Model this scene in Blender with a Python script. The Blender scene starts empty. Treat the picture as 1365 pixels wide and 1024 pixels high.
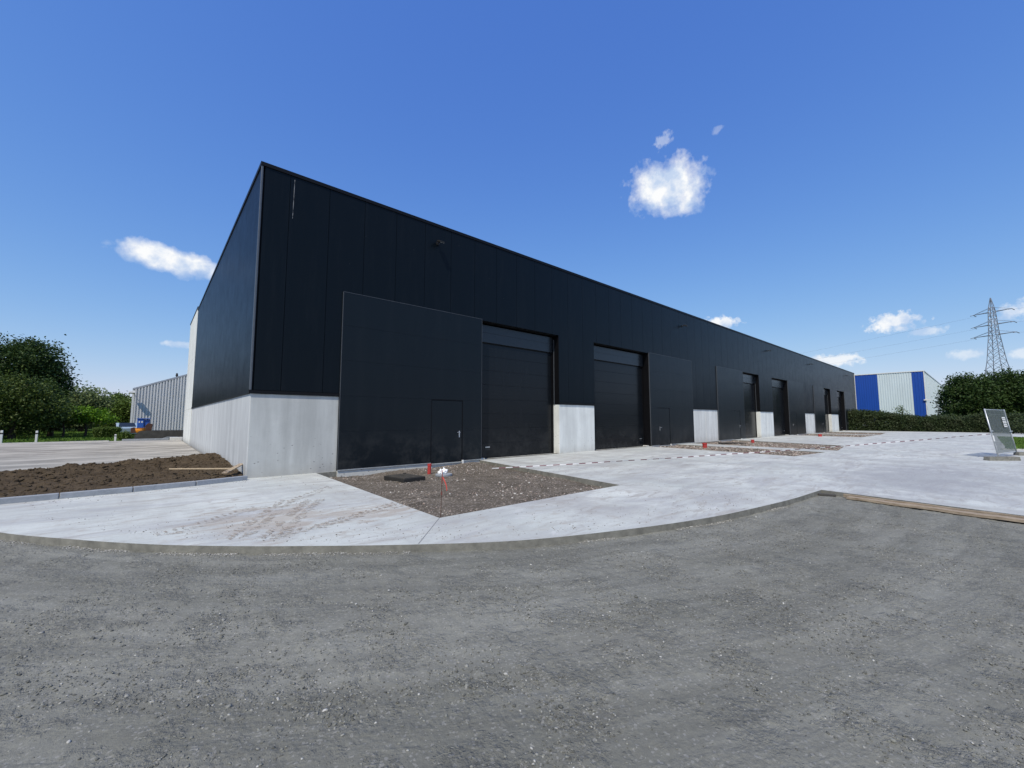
import bpy, bmesh, math, random
import numpy as np
from mathutils import Vector, Matrix
from mathutils.geometry import tessellate_polygon

sc = bpy.context.scene
R = math.radians
random.seed(7)
rng = np.random.default_rng(11)

# ------------------------------------------------------------------ camera
cam = bpy.data.cameras.new('camera'); camo = bpy.data.objects.new('camera', cam)
sc.collection.objects.link(camo); sc.camera = camo
cam.sensor_fit = 'HORIZONTAL'; cam.sensor_width = 36; cam.lens = 549/1365*36
cam.clip_start = .05; cam.clip_end = 6000
camo.location = (0, 0, 1.6)
camo.rotation_euler = (R(90+4.95), 0, R(48.8-90))

# ------------------------------------------------------------------ light
SUN = Vector((-.50, -.31, .81)).normalized()
sun = bpy.data.lights.new('sun', 'SUN'); suno = bpy.data.objects.new('sun', sun)
sc.collection.objects.link(suno)
sun.energy = 3.7; sun.angle = R(.55); sun.color = (1, .925, .79)
suno.rotation_euler = SUN.to_track_quat('Z', 'Y').to_euler()

sc.view_settings.view_transform = 'Standard'
sc.view_settings.look = 'None'
sc.view_settings.gamma = 1
sc.view_settings.exposure = 0.10

# ------------------------------------------------------------------ node helper
class NT:
    def __init__(s, tree): s.t = tree
    def n(s, typ, ins=None, **kw):
        nd = s.t.nodes.new(typ)
        for k, v in kw.items(): setattr(nd, k, v)
        for k, v in (ins or {}).items():
            if isinstance(v, bpy.types.NodeSocket): s.t.links.new(v, nd.inputs[k])
            else: nd.inputs[k].default_value = v
        return nd
    def math(s, op, a, b=0.0, c=None, clamp=False):
        i = {0: a, 1: b}
        if c is not None: i[2] = c
        return s.n('ShaderNodeMath', i, operation=op, use_clamp=clamp).outputs[0]
    def mix(s, f, a, b, blend='MIX'):
        nd = s.n('ShaderNodeMix', data_type='RGBA', blend_type=blend)
        for k, v in ((0, f), (6, a), (7, b)):
            if isinstance(v, bpy.types.NodeSocket): s.t.links.new(v, nd.inputs[k])
            else: nd.inputs[k].default_value = v if k == 0 else (tuple(v)+(1,))[:4]
        return nd.outputs[2]
    def noise(s, vec, scale, detail=4, rough=.55, dist=0):
        return s.n('ShaderNodeTexNoise', {'Vector': vec, 'Scale': scale, 'Detail': detail, 'Roughness': rough, 'Distortion': dist}).outputs[0]
    def ramp(s, f, lo, hi, a=0., b=1.):
        nd = s.n('ShaderNodeMapRange', {0: f, 1: lo, 2: hi, 3: a, 4: b}); nd.clamp = True
        return nd.outputs[0]
    def mapv(s, vec, scale=(1,1,1), rot=(0,0,0), loc=(0,0,0)):
        return s.n('ShaderNodeMapping', {'Vector': vec, 'Scale': scale, 'Rotation': rot, 'Location': loc}).outputs[0]

# ------------------------------------------------------------------ world: sky and fair-weather clouds
w = bpy.data.worlds.new('World'); sc.world = w; w.use_nodes = True
wt = w.node_tree; wt.nodes.clear(); W = NT(wt)
sky = W.n('ShaderNodeTexSky', sky_type='NISHITA')
sky.sun_disc = False; sky.sun_elevation = math.asin(SUN.z); sky.sun_rotation = math.atan2(SUN.x, SUN.y)
sky.altitude = 50; sky.air_density = 1.0; sky.dust_density = .35; sky.ozone_density = 2.2
hs = W.n('ShaderNodeHueSaturation', {'Saturation': 1.12, 'Value': 1.0, 'Color': sky.outputs[0]})
tint = W.n('ShaderNodeVectorMath', {0: hs.outputs[0], 1: (.98,1.07,1.27)}, operation='MULTIPLY')
den = W.n('ShaderNodeVectorMath', {0: tint.outputs[0], 1: (.053,.126,.386), 2: (1,1,1)}, operation='MULTIPLY_ADD')
num = W.n('ShaderNodeVectorMath', {0: tint.outputs[0], 1: (.89,1.13,2.64)}, operation='MULTIPLY')
shoulder = W.n('ShaderNodeVectorMath', {0: num.outputs[0], 1: den.outputs[0]}, operation='DIVIDE')
bg = W.n('ShaderNodeBackground', {'Color': shoulder.outputs[0], 'Strength': .15})
geo = W.n('ShaderNodeNewGeometry')
dirv = W.n('ShaderNodeVectorMath', {0: geo.outputs['Incoming']}, operation='SCALE'); dirv.inputs['Scale'].default_value = -1
dirv = dirv.outputs[0]
warp = W.n('ShaderNodeTexNoise', {'Vector': dirv, 'Scale': 22.0, 'Detail': 7.0, 'Roughness': .62})
n1 = W.noise(dirv, 26, 8, .58)
n2 = W.noise(dirv, 75, 7, .6)
total = None
# direction, half width, half height, tilt, noise weight, use fine noise, density
clouds = [((.780,.400,.480), .094, .073, -.15, .62, 0, 1.0), ((.745,.390,.560), .020, .015, .6, 1.3, 1, .4),
          ((.785,.300,.552), .014, .007, .5, 1.2, 1, .22), ((.010,.958,.290), .090, .031, -.10, .62, 0, 1.0),
          ((.980,.094,.172), .046, .021, .05, 1.0, 1, .95), ((.990,.055,.150), .026, .010, .1, 1.0, 1, .6),
          ((.914,.360,.208), .040, .018, 0, .9, 1, .95), ((.975,.185,.112), .055, .016, 0, .9, 1, .8),
          ((.985,-.070,.168), .060, .022, .2, .9, 1, .75), ((.993,.010,.106), .030, .010, 0, .9, 1, .45),
          ((.990,-.055,.100), .036, .011, 0, .9, 1, .5), ((.035,.989,.141), .034, .008, 0, .9, 1, .5),
          ((-.30,.80,.52), .10, .05, .1, 1., 0, .9),
          ((-.75,.45,.45), .16, .06, .1, 1., 0, .9), ((.4,-.8,.4), .2, .07, .1, 1., 0, .9)]
for c, a, b, tilt, nw, fine, dens in clouds:
    c = Vector(c).normalized(); rgt = c.cross(Vector((0,0,1))).normalized(); upv = rgt.cross(c)
    r2 = rgt*math.cos(tilt)+upv*math.sin(tilt); u2 = upv*math.cos(tilt)-rgt*math.sin(tilt)
    dx = W.n('ShaderNodeVectorMath', {0: dirv, 1: tuple(r2/a)}, operation='DOT_PRODUCT').outputs['Value']
    dy = W.n('ShaderNodeVectorMath', {0: dirv, 1: tuple(u2/b)}, operation='DOT_PRODUCT').outputs['Value']
    dz = W.n('ShaderNodeVectorMath', {0: dirv, 1: tuple(c)}, operation='DOT_PRODUCT').outputs['Value']
    # softer above, flat underside
    d = W.math('SQRT', W.math('ADD', W.math('MULTIPLY', dx, dx), W.math('MULTIPLY', dy, dy)))
    nn = n2 if fine else n1
    v = W.math('ADD', W.math('SUBTRACT', 1.0, d), W.math('MULTIPLY', W.math('SUBTRACT', nn, .5), nw*2))
    v = W.math('MULTIPLY', W.ramp(v, .10, .58), W.ramp(dz, .3, .6, 0, dens))
    total = v if total is None else W.math('MAXIMUM', total, v)
cshade = W.ramp(W.noise(dirv, 24, 5), .38, .56)
ccol = W.mix(cshade, (.56,.68,.88), (.98,.99,1.0))
cbg = W.n('ShaderNodeBackground', {'Color': ccol, 'Strength': .93})
mixs = W.n('ShaderNodeMixShader', {0: total, 1: bg.outputs[0], 2: cbg.outputs[0]})
wo = W.n('ShaderNodeOutputWorld', {0: mixs.outputs[0]})
w.cycles.sampling_method = 'MANUAL'; w.cycles.sample_map_resolution = 1024

# ------------------------------------------------------------------ object helpers
COL = sc.collection
def tag(o, label=None, cat=None, group=None, kind=None):
    if label: o['label'] = label
    if cat: o['category'] = cat
    if group: o['group'] = group
    if kind: o['kind'] = kind
    return o
def thing(name, label, cat, loc=(0,0,0), rz=0, group=None):
    o = bpy.data.objects.new(name, None); COL.objects.link(o)
    o.location = loc; o.rotation_euler = (0,0,rz); o.empty_display_size = .3
    return tag(o, label, cat, group)
class MB:
    """collects geometry; coordinates are local to the parent"""
    def __init__(s): s.v = []; s.f = []
    def box(s, x0, x1, y0, y1, z0, z1):
        b = len(s.v)
        s.v += [(x0,y0,z0),(x1,y0,z0),(x1,y1,z0),(x0,y1,z0),(x0,y0,z1),(x1,y0,z1),(x1,y1,z1),(x0,y1,z1)]
        s.f += [tuple(b+i for i in q) for q in ((0,3,2,1),(4,5,6,7),(0,1,5,4),(1,2,6,5),(2,3,7,6),(3,0,4,7))]
        return s
    def obox(s, c, ax, ay, az, hx, hy, hz):
        b = len(s.v); c = Vector(c); ax, ay, az = Vector(ax).normalized(), Vector(ay).normalized(), Vector(az).normalized()
        for sz in (-1,1):
            for sx, sy in ((-1,-1),(1,-1),(1,1),(-1,1)): s.v.append(tuple(c+ax*hx*sx+ay*hy*sy+az*hz*sz))
        s.f += [tuple(b+i for i in q) for q in ((0,3,2,1),(4,5,6,7),(0,1,5,4),(1,2,6,5),(2,3,7,6),(3,0,4,7))]
        return s
    def tube(s, pts, rad, n=8, cap=True):
        pts = [Vector(p) for p in pts]
        rad = rad if isinstance(rad, (list, tuple)) else [rad]*len(pts)
        b = len(s.v)
        for i, p in enumerate(pts):
            t = (pts[min(i+1, len(pts)-1)]-pts[max(i-1, 0)]).normalized()
            a = Vector((0,0,1)) if abs(t.z) < .9 else Vector((1,0,0))
            u = t.cross(a).normalized(); v = t.cross(u)
            for k in range(n):
                an = 2*math.pi*k/n; s.v.append(tuple(p+(u*math.cos(an)+v*math.sin(an))*rad[i]))
        for i in range(len(pts)-1):
            for k in range(n):
                s.f.append((b+i*n+k, b+i*n+(k+1)%n, b+(i+1)*n+(k+1)%n, b+(i+1)*n+k))
        if cap:
            s.f.append(tuple(b+k for k in range(n))); s.f.append(tuple(b+(len(pts)-1)*n+k for k in reversed(range(n))))
        return s
    def prism(s, poly, axis, a, b_):
        n = len(poly); b = len(s.v)
        for d in (a, b_):
            for p, q in poly:
                s.v.append({'x': (d,p,q), 'y': (p,d,q), 'z': (p,q,d)}[axis])
        for i in range(n): s.f.append((b+i, b+(i+1)%n, b+n+(i+1)%n, b+n+i))
        for tri in tessellate_polygon([[Vector((p,q,0)) for p,q in poly]]):
            s.f.append(tuple(b+i for i in tri)); s.f.append(tuple(b+n+i for i in reversed(tri)))
        return s
    def build(s, name, m, parent=None, bevel=0, smooth=False):
        me = bpy.data.meshes.new(name); me.from_pydata(s.v, [], s.f); me.update()
        bm = bmesh.new(); bm.from_mesh(me); bmesh.ops.recalc_face_normals(bm, faces=bm.faces); bm.to_mesh(me); bm.free()
        me.materials.append(m)
        o = bpy.data.objects.new(name, me); COL.objects.link(o)
        if parent: o.parent = parent
        if bevel:
            bv = o.modifiers.new('bevel', 'BEVEL'); bv.width = bevel; bv.segments = 2; bv.limit_method = 'ANGLE'
        if smooth:
            for p in me.polygons: p.use_smooth = True
        return o
def npmesh(name, v, f, m, parent=None, smooth=False):
    v = np.asarray(v, dtype=np.float32); f = np.asarray(f, dtype=np.int32)
    me = bpy.data.meshes.new(name)
    me.vertices.add(len(v)); me.vertices.foreach_set('co', v.ravel())
    k = f.shape[1]
    me.loops.add(f.size); me.loops.foreach_set('vertex_index', f.ravel())
    me.polygons.add(len(f)); me.polygons.foreach_set('loop_start', np.arange(0, f.size, k, dtype=np.int32))
    me.polygons.foreach_set('loop_total', np.full(len(f), k, dtype=np.int32))
    if smooth: me.polygons.foreach_set('use_smooth', np.ones(len(f), dtype=bool))
    me.update(calc_edges=True); me.validate()
    me.materials.append(m)
    o = bpy.data.objects.new(name, me); COL.objects.link(o)
    if parent: o.parent = parent
    return o
def vnoise(x, y, seed=0):
    xi = np.floor(x).astype(np.int64); yi = np.floor(y).astype(np.int64); fx = x-xi; fy = y-yi
    fx = fx*fx*(3-2*fx); fy = fy*fy*(3-2*fy)
    def h(a, b):
        n = (a*374761393 + b*668265263 + seed*1442695041) & 0xffffffff
        n = ((n ^ (n >> 13))*1274126177) & 0xffffffff
        return ((n ^ (n >> 16)) & 0xffff)/65535.
    return (h(xi,yi)*(1-fx)+h(xi+1,yi)*fx)*(1-fy)+(h(xi,yi+1)*(1-fx)+h(xi+1,yi+1)*fx)*fy
def fbm(x, y, scale, octv=5, seed=0, gain=.5):
    s = np.zeros_like(x); a = 1; tot = 0
    for i in range(octv):
        s += a*vnoise(x*scale+17.3*i, y*scale-9.1*i, seed+i); tot += a; a *= gain; scale *= 2.03
    return s/tot-.5
def grid(name, x0, x1, y0, y1, res, zf, m, parent=None, smooth=True, keep=None):
    nx = int((x1-x0)/res)+1; ny = int((y1-y0)/res)+1
    X, Y = np.meshgrid(np.linspace(x0,x1,nx), np.linspace(y0,y1,ny)); Z = zf(X, Y)
    v = np.stack([X,Y,Z], -1).reshape(-1,3)
    i = np.arange((ny-1)*(nx-1)); r, c = i//(nx-1), i%(nx-1); b = r*nx+c
    f = np.stack([b,b+1,b+nx+1,b+nx], -1)
    if keep is not None:
        fc = v[f].mean(1); f = f[keep(fc[:,0], fc[:,1])]
    return npmesh(name, v, f, m, parent, smooth)
def in_poly(x, y, poly):
    ins = np.zeros(x.shape, bool); n = len(poly)
    for i in range(n):
        x1_, y1_ = poly[i]; x2_, y2_ = poly[(i+1)%n]
        c = ((y1_ > y) != (y2_ > y)) & (x < (x2_-x1_)*(y-y1_)/((y2_-y1_) if y2_ != y1_ else 1e-9)+x1_)
        ins ^= c
    return ins

# ------------------------------------------------------------------ materials
def mat(name):
    m = bpy.data.materials.new(name); m.use_nodes = True; t = m.node_tree
    for n in list(t.nodes): t.nodes.remove(n)
    N = NT(t)
    N.p = N.n('ShaderNodeBsdfPrincipled'); N.out = N.n('ShaderNodeOutputMaterial', {0: N.p.outputs[0]})
    N.geo = N.n('ShaderNodeNewGeometry'); N.pos = N.geo.outputs['Position']
    return m, N
def setp(N, **kw):
    names = {'col': 'Base Color', 'rough': 'Roughness', 'metal': 'Metallic', 'spec': 'Specular IOR Level', 'nrm': 'Normal', 'alpha': 'Alpha', 'coat': 'Coat Weight', 'coatr': 'Coat Roughness'}
    for k, v in kw.items():
        s = N.p.inputs[names[k]]
        if isinstance(v, bpy.types.NodeSocket): N.t.links.new(v, s)
        else: s.default_value = (tuple(v)+(1,))[:4] if k == 'col' else v
def bump(N, h, strength=.4, dist=.01):
    return N.n('ShaderNodeBump', {'Height': h, 'Strength': strength, 'Distance': dist}).outputs[0]
def simple(name, col, rough=.6, metal=0, var=.18, scale=6, bumps=.0, spec=.5):
    m, N = mat(name)
    n = N.noise(N.pos, scale, 6, .6)
    f = N.ramp(n, .3, .7, 1-var, 1+var)
    c = N.n('ShaderNodeVectorMath', {0: tuple(col)}, operation='SCALE'); N.t.links.new(f, c.inputs['Scale'])
    setp(N, col=c.outputs[0], rough=rough, metal=metal, spec=spec)
    if bumps: setp(N, nrm=bump(N, N.noise(N.pos, scale*8, 4), bumps, .01))
    return m
M = {}
# gravel
m, N = mat('grey_gravel'); M['gravel'] = m
rel = N.n('ShaderNodeVectorMath', {0: N.pos, 1: (9,14,0)}, operation='SUBTRACT').outputs[0]
sx = N.n('ShaderNodeSeparateXYZ', {0: rel})
rad = N.math('SQRT', N.math('ADD', N.math('MULTIPLY', sx.outputs[0], sx.outputs[0]), N.math('MULTIPLY', sx.outputs[1], sx.outputs[1])))
ang = N.math('ARCTAN2', sx.outputs[1], sx.outputs[0])
pol = N.n('ShaderNodeCombineXYZ', {0: rad, 1: N.math('MULTIPLY', ang, 2.2), 2: 0.0}).outputs[0]
band = N.noise(pol, 1.35, 5, .6, .3)
patch = N.noise(N.pos, .75, 5, .6)
fine = N.noise(N.pos, 38, 5, .75)
fine2 = N.noise(N.pos, 120, 3, .8)
vor = N.n('ShaderNodeTexVoronoi', {'Vector': N.pos, 'Scale': 75.0, 'Randomness': 1.0})
vorb = N.n('ShaderNodeTexVoronoi', {'Vector': N.pos, 'Scale': 31.0, 'Randomness': 1.0})
base = N.mix(N.ramp(band, .40, .60), (.172,.172,.146), (.256,.256,.224))
thin = N.noise(N.n('ShaderNodeCombineXYZ', {0: N.math('MULTIPLY', rad, 5.5), 1: N.math('MULTIPLY', ang, 7.0), 2: 0.0}).outputs[0], 1.0, 5, .65, .3)
base = N.mix(N.ramp(thin, .46, .64, 0, .45), base, (.125,.125,.110))
base = N.mix(N.ramp(thin, .30, .42, .4, 0), base, (.27,.27,.245))
base = N.mix(N.ramp(patch, .38, .68, 0, .45), base, (.195,.190,.160))
rgh = N.ramp(N.noise(pol, 2.2, 5, .62), .50, .66, 0, .7)
rgh = N.math('MAXIMUM', rgh, N.ramp(N.noise(N.pos, 2.6, 6, .72), .50, .64))
base = N.mix(N.ramp(fine, .3, .72), N.mix(N.ramp(rgh, 0, 1, .24, .34), base, (.055,.053,.046)), N.mix(N.ramp(rgh, 0, 1, .08, .25), base, (.33,.33,.30)))
cellv = N.n('ShaderNodeSeparateColor', {0: vor.outputs['Color']}).outputs[0]
base = N.mix(N.ramp(cellv, .90, .95, 0, .35), base, (.38,.37,.35))
base = N.mix(N.math('MULTIPLY', N.ramp(fine2, .60, .72, 0, .7), rgh), base, (.06,.058,.055))
setp(N, col=base, rough=.93, spec=.25)
coarse = N.ramp(rgh, 0, 1, .12, 1.2)
hgt = N.math('ADD', N.math('MULTIPLY', N.math('SUBTRACT', 1.0, vorb.outputs['Distance']), N.math('MULTIPLY', coarse, .7)), N.math('MULTIPLY', N.math('ADD', N.math('MULTIPLY', fine, .9), N.math('MULTIPLY', fine2, .35)), N.ramp(rgh, 0, 1, .45, 1.3)))
setp(N, nrm=bump(N, hgt, .8, .026))
def stone_mat(name, cols, rough=.9):
    m, N = mat(name)
    r = N.geo.outputs['Random Per Island']
    cr = N.n('ShaderNodeValToRGB', {0: r}); el = cr.color_ramp.elements
    while len(el) < len(cols): el.new(.5)
    for i, (p, c) in enumerate(cols): el[i].position = p; el[i].color = tuple(c)+(1,)
    n = N.noise(N.pos, 160, 3)
    c = N.mix(N.ramp(n, .35, .7, 0, .35), cr.outputs[0], (.09,.088,.085))
    setp(N, col=c, rough=rough, spec=.3); return m
M['stones'] = stone_mat('loose_stones', [(0,(.08,.08,.068)),(.40,(.16,.16,.138)),(.75,(.235,.235,.205)),(.95,(.31,.305,.275)),(1,(.55,.54,.50))])
M['grit'] = stone_mat('pale_grit', [(0,(.22,.21,.185)),(.5,(.36,.35,.32)),(1,(.55,.54,.50))])
M['grit2'] = stone_mat('dark_grit', [(0,(.10,.085,.07)),(.6,(.20,.175,.15)),(1,(.32,.30,.27))])
M['rubble'] = stone_mat('crushed_rubble', [(0,(.11,.095,.08)),(.35,(.21,.18,.15)),(.62,(.33,.29,.25)),(.82,(.36,.265,.22)),(1,(.66,.63,.58))])
# concrete slab
m, N = mat('fresh_concrete_slab'); M['slab'] = m
big = N.noise(N.pos, .28, 5, .6)
st = N.noise(N.mapv(N.pos, (.40,1.3,1), (0,0,R(-52))), .9, 8, .7, .9)
st2 = N.noise(N.mapv(N.pos, (1.0,.12,1), (0,0,R(-12))), 1.0, 6, .62, .2)
fn = N.noise(N.pos, 26, 6, .7)
mid = N.noise(N.pos, 3.5, 6, .65)
c = N.mix(N.ramp(big, .35, .66), (.455,.48,.455), (.595,.615,.58))
c = N.mix(N.ramp(st, .44, .64, 0, .75), c, (.35,.355,.36))
st3 = N.noise(N.mapv(N.pos, (.9,3.0,1), (0,0,R(-30))), 1.1, 8, .74, 1.2)
c = N.mix(N.math('MULTIPLY', N.ramp(st3, .51, .63, 0, .75), N.ramp(big, .36, .6, .4, 1)), c, (.30,.275,.245))
c = N.mix(N.ramp(st3, .30, .42, .45, 0), c, (.66,.66,.655))
c = N.mix(N.ramp(st2, .46, .68, 0, .5), c, (.34,.335,.32))
c = N.mix(N.ramp(mid, .56, .72, 0, .6), c, (.36,.325,.285))
c = N.mix(N.ramp(fn, .32, .48, .32, 0), c, (.30,.29,.275))
vs = N.n('ShaderNodeTexVoronoi', {'Vector': N.pos, 'Scale': 2.6})
c = N.mix(N.ramp(vs.outputs['Distance'], .03, .07, .6, 0), c, (.20,.19,.17))
# gravel dust carried onto the slab at the far right, and the sandy yard at the left
sp = N.n('ShaderNodeSeparateXYZ', {0: N.pos})
def blob(cx, cy, rx, ry):
    a = N.math('DIVIDE', N.math('SUBTRACT', sp.outputs[0], cx), rx); b = N.math('DIVIDE', N.math('SUBTRACT', sp.outputs[1], cy), ry)
    return N.math('SUBTRACT', 1.0, N.math('SQRT', N.math('ADD', N.math('MULTIPLY', a, a), N.math('MULTIPLY', b, b))))
nz = N.math('MULTIPLY', N.math('SUBTRACT', N.noise(N.pos, .9, 6, .65), .5), 2.2)
tk = N.ramp(N.math('ADD', N.math('MAXIMUM', blob(1.6,7.7,1.3,1.9), blob(3.0,7.1,1.9,.8)), N.math('MULTIPLY', N.math('SUBTRACT', st3, .5), 4.5)), .25, .8, 0, .55)
c = N.mix(tk, c, (.36,.31,.255))
g = N.ramp(N.math('ADD', blob(16.5, 1.2, 6.0, 2.6), nz), 0, .7, 0, .65)
gc = N.mix(N.ramp(N.noise(N.pos, 22, 5, .8), .35, .65), (.21,.215,.225), (.36,.36,.365))
c = N.mix(g, c, gc)
yd = N.ramp(N.math('ADD', sp.outputs[1], N.math('MULTIPLY', nz, 2.0)), 19, 30, 0, 1)
yd = N.math('MULTIPLY', yd, N.ramp(sp.outputs[0], 2.0, 3.0, 1, 0))
ys = N.noise(N.mapv(N.pos, (.38,1.0,1), (0,0,R(14))), .8, 8, .72, .8)
yc = N.mix(N.ramp(ys, .40, .58), (.28,.24,.19), (.55,.485,.39))
c = N.mix(N.math('MULTIPLY', yd, .85), c, yc)
yd2 = N.math('MULTIPLY', N.ramp(sp.outputs[1], 13.5, 16, 0, .75), N.ramp(sp.outputs[0], 2.0, 3.0, 1, 0))
c = N.mix(yd2, c, N.mix(N.ramp(ys, .42, .58), (.18,.168,.148), (.41,.39,.35)))
setp(N, col=c, rough=.82, spec=.3, nrm=bump(N, N.math('ADD', N.math('MULTIPLY', mid, 1.2), N.math('MULTIPLY', fn, .25)), .35, .01))
# concrete walls
def wallconc(name, tint, pits=True):
    m, N = mat(name)
    v1 = N.noise(N.mapv(N.pos, (1.6,1.6,.16)), 1.6, 6, .6, .1)
    v2 = N.noise(N.pos, .9, 5, .6)
    v3 = N.noise(N.pos, 24, 5, .7)
    c = N.mix(N.ramp(v1, .35, .65), tuple(.84*t for t in tint), tuple(1.1*t for t in tint))
    c = N.mix(N.ramp(v2, .5, .72, 0, .45), c, tuple(.74*t for t in tint))
    c = N.mix(N.ramp(v3, .3, .45, .16, 0), c, tuple(.5*t for t in tint))
    z = N.n('ShaderNodeSeparateXYZ', {0: N.pos}).outputs[2]
    # mud splashed up from the ground
    mud = N.math('MULTIPLY', N.ramp(N.math('ADD', z, N.math('MULTIPLY', N.noise(N.pos, 3, 5), -.55)), -.35, .12, 1, 0), .4)
    c = N.mix(mud, c, (.30,.27,.23))
    h = v3
    if pits:
        vo = N.n('ShaderNodeTexVoronoi', {'Vector': N.mapv(N.pos, (1,1,1.6)), 'Scale': 6.5})
        pm = N.math('MULTIPLY', N.ramp(vo.outputs['Distance'], .10, .19, .8, 0), N.ramp(N.noise(N.pos, 1.1, 3), .42, .50))
        pm = N.math('MULTIPLY', pm, N.ramp(z, .9, 1.5, 1, 0))
        c = N.mix(pm, c, (.17,.165,.16))
        h = N.math('SUBTRACT', v3, N.math('MULTIPLY', pm, 1.5))
    setp(N, col=c, rough=.78, spec=.3, nrm=bump(N, h, .3, .008)); return m
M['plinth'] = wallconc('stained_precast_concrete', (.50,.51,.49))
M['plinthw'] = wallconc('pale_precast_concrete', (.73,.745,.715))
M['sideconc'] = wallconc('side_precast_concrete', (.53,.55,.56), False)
# dark coated steel
def clad(name, col, rough, scratches=.35, rib=None, dusty=.5, spec=.5):
    m, N = mat(name)
    v1 = N.noise(N.mapv(N.pos, (2.2,2.2,.22)), 2.0, 6, .65)
    v2 = N.noise(N.pos, 1.6, 6, .7)
    sp = N.noise(N.pos, 60, 3, .6)
    z = N.n('ShaderNodeSeparateXYZ', {0: N.pos}).outputs[2]
    low = N.math('MULTIPLY', N.ramp(z, .1, 1.5, 1, 0), N.ramp(v2, .46, .68, 0, dusty*.16))
    c = N.mix(N.ramp(v1, .5, .8, 0, .06*scratches*2), col, (.10,.11,.12))
    c = N.mix(low, c, (.30,.29,.27))
    vo = N.n('ShaderNodeTexVoronoi', {'Vector': N.pos, 'Scale': 1.7})
    c = N.mix(N.ramp(vo.outputs['Distance'], .012, .03, .35*scratches, 0), c, (.4,.4,.38))
    r = N.math('ADD', rough, N.math('MULTIPLY', N.math('SUBTRACT', v2, .5), .16 if rough > .1 else .02))
    setp(N, col=c, rough=r, spec=spec)
    h = N.noise(N.mapv(N.pos, (1,1,.35)), 1.3, 2)
    if rib:
        s = N.n('ShaderNodeSeparateXYZ', {0: N.pos}).outputs[rib[0]]
        wv = N.ramp(N.math('ABSOLUTE', N.math('SUBTRACT', N.math('FRACT', N.math('DIVIDE', s, rib[1])), .5)), *((.38, .48) if rib[2] < .003 else (0., .5)))
        hh = N.math('ADD', N.math('MULTIPLY', wv, rib[2]), N.math('MULTIPLY', h, .0025 if rough > .1 else .0))
        setp(N, nrm=bump(N, hh, 1.0, 1.0))
    else:
        setp(N, nrm=bump(N, h, .25, .03))
    return m
M['clad'] = clad('black_coated_cladding', (.0030,.0056,.0088), .33, .25, (0,.1,.0008), .4, .15)
M['clads'] = clad('black_coated_side_cladding', (.0035,.0052,.0088), .36, .2, (1,.19,.0028), .1, .06)
M['panel'] = clad('dark_entrance_panel', (.0040,.0072,.0106), .34, .25, None, .6, .24)
M['gate'] = clad('dark_garage_door_steel', (.0062,.0078,.0102), .22, .2, (2,.12,.0006), .5, .24)
M['fascia'] = clad('door_fascia_steel', (.014,.0165,.020), .25, .2, None, .2, .5)
M['trim'] = simple('black_trim', (.004,.004,.005), .45, 0, .2, 6, 0, .2)
M['trimlight'] = simple('coated_trim_edge', (.09,.10,.115), .35, .2, .1)
M['trimdark'] = simple('panel_edge_steel', (.065,.072,.083), .45, .1, .1)
M['alu'] = simple('brushed_metal', (.55,.56,.57), .35, .8, .1, 20)
M['galv'] = simple('galvanised_steel', (.50,.52,.53), .45, .6, .2, 14)
M['white'] = simple('white_coated_metal', (.72,.72,.70), .5, 0, .08)
M['blacksteel'] = simple('black_steel', (.012,.012,.012), .5)
M['roof'] = simple('grey_roofing', (.12,.12,.12), .8)
M['kerb'] = simple('grey_kerb_concrete', (.27,.29,.315), .8, 0, .16, 9, .3)
M['lightconc'] = simple('pale_concrete', (.55,.54,.51), .8, 0, .15, 9, .3)
M['edgeconc'] = simple('muddy_slab_edge', (.185,.18,.155), .9, 0, .3, 7, .5)
M['joint'] = simple('dark_joint', (.22,.22,.22), .9)
M['red'] = simple('red_plastic_pipe', (.42,.04,.035), .5, 0, .2)
M['orange'] = simple('orange_plastic', (.80,.30,.03), .5)
M['tapered'] = simple('orange_red_tape', (.50,.06,.045), .7)
M['blue'] = simple('blue_plastic', (.02,.10,.42), .45)
M['bag'] = simple('white_foil', (.8,.8,.79), .45, 0, .12, 20)
M['rust'] = simple('rusty_steel', (.10,.05,.035), .8, .3, .3)
M['tapewhite'] = simple('tape_white', (.60,.60,.60), .5)
M['tapedark'] = simple('tape_dark_red', (.16,.07,.08), .5)
M['manhole'] = simple('dark_manhole_cover', (.016,.015,.013), .75, 0, .4, 12, .3)
M['cover'] = simple('dusty_manhole_lid', (.062,.056,.046), .85, 0, .4, 12, .3)
M['asph'] = simple('dark_wall_base', (.07,.066,.06), .9, 0, .3, 3)
M['mudbrown'] = simple('dried_mud', (.34,.285,.23), .9, 0, .3, 30)
# wood
m, N = mat('weathered_timber'); M['wood'] = m
g = N.noise(N.mapv(N.pos, (14,1.2,14), (0,0,R(15))), 2.5, 5, .6)
setp(N, col=N.mix(N.ramp(g, .3, .7), (.20,.15,.10), (.42,.34,.25)), rough=.85)
m, N = mat('dried_mud_prints'); M['mudprint'] = m
c = N.mix(N.noise(N.pos, 30, 4), (.30,.25,.20), (.42,.36,.30)); setp(N, col=c, rough=.95, spec=.1)
tr = N.n('ShaderNodeBsdfTransparent'); mx = N.n('ShaderNodeMixShader', {0: N.ramp(N.noise(N.pos, 14, 6, .7), .40, .58, 0, .62), 1: tr.outputs[0], 2: N.p.outputs[0]})
N.t.links.new(mx.outputs[0], N.out.inputs[0])
M['lightwood'] = simple('pale_timber', (.48,.38,.25), .8, 0, .15, 20)
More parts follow.
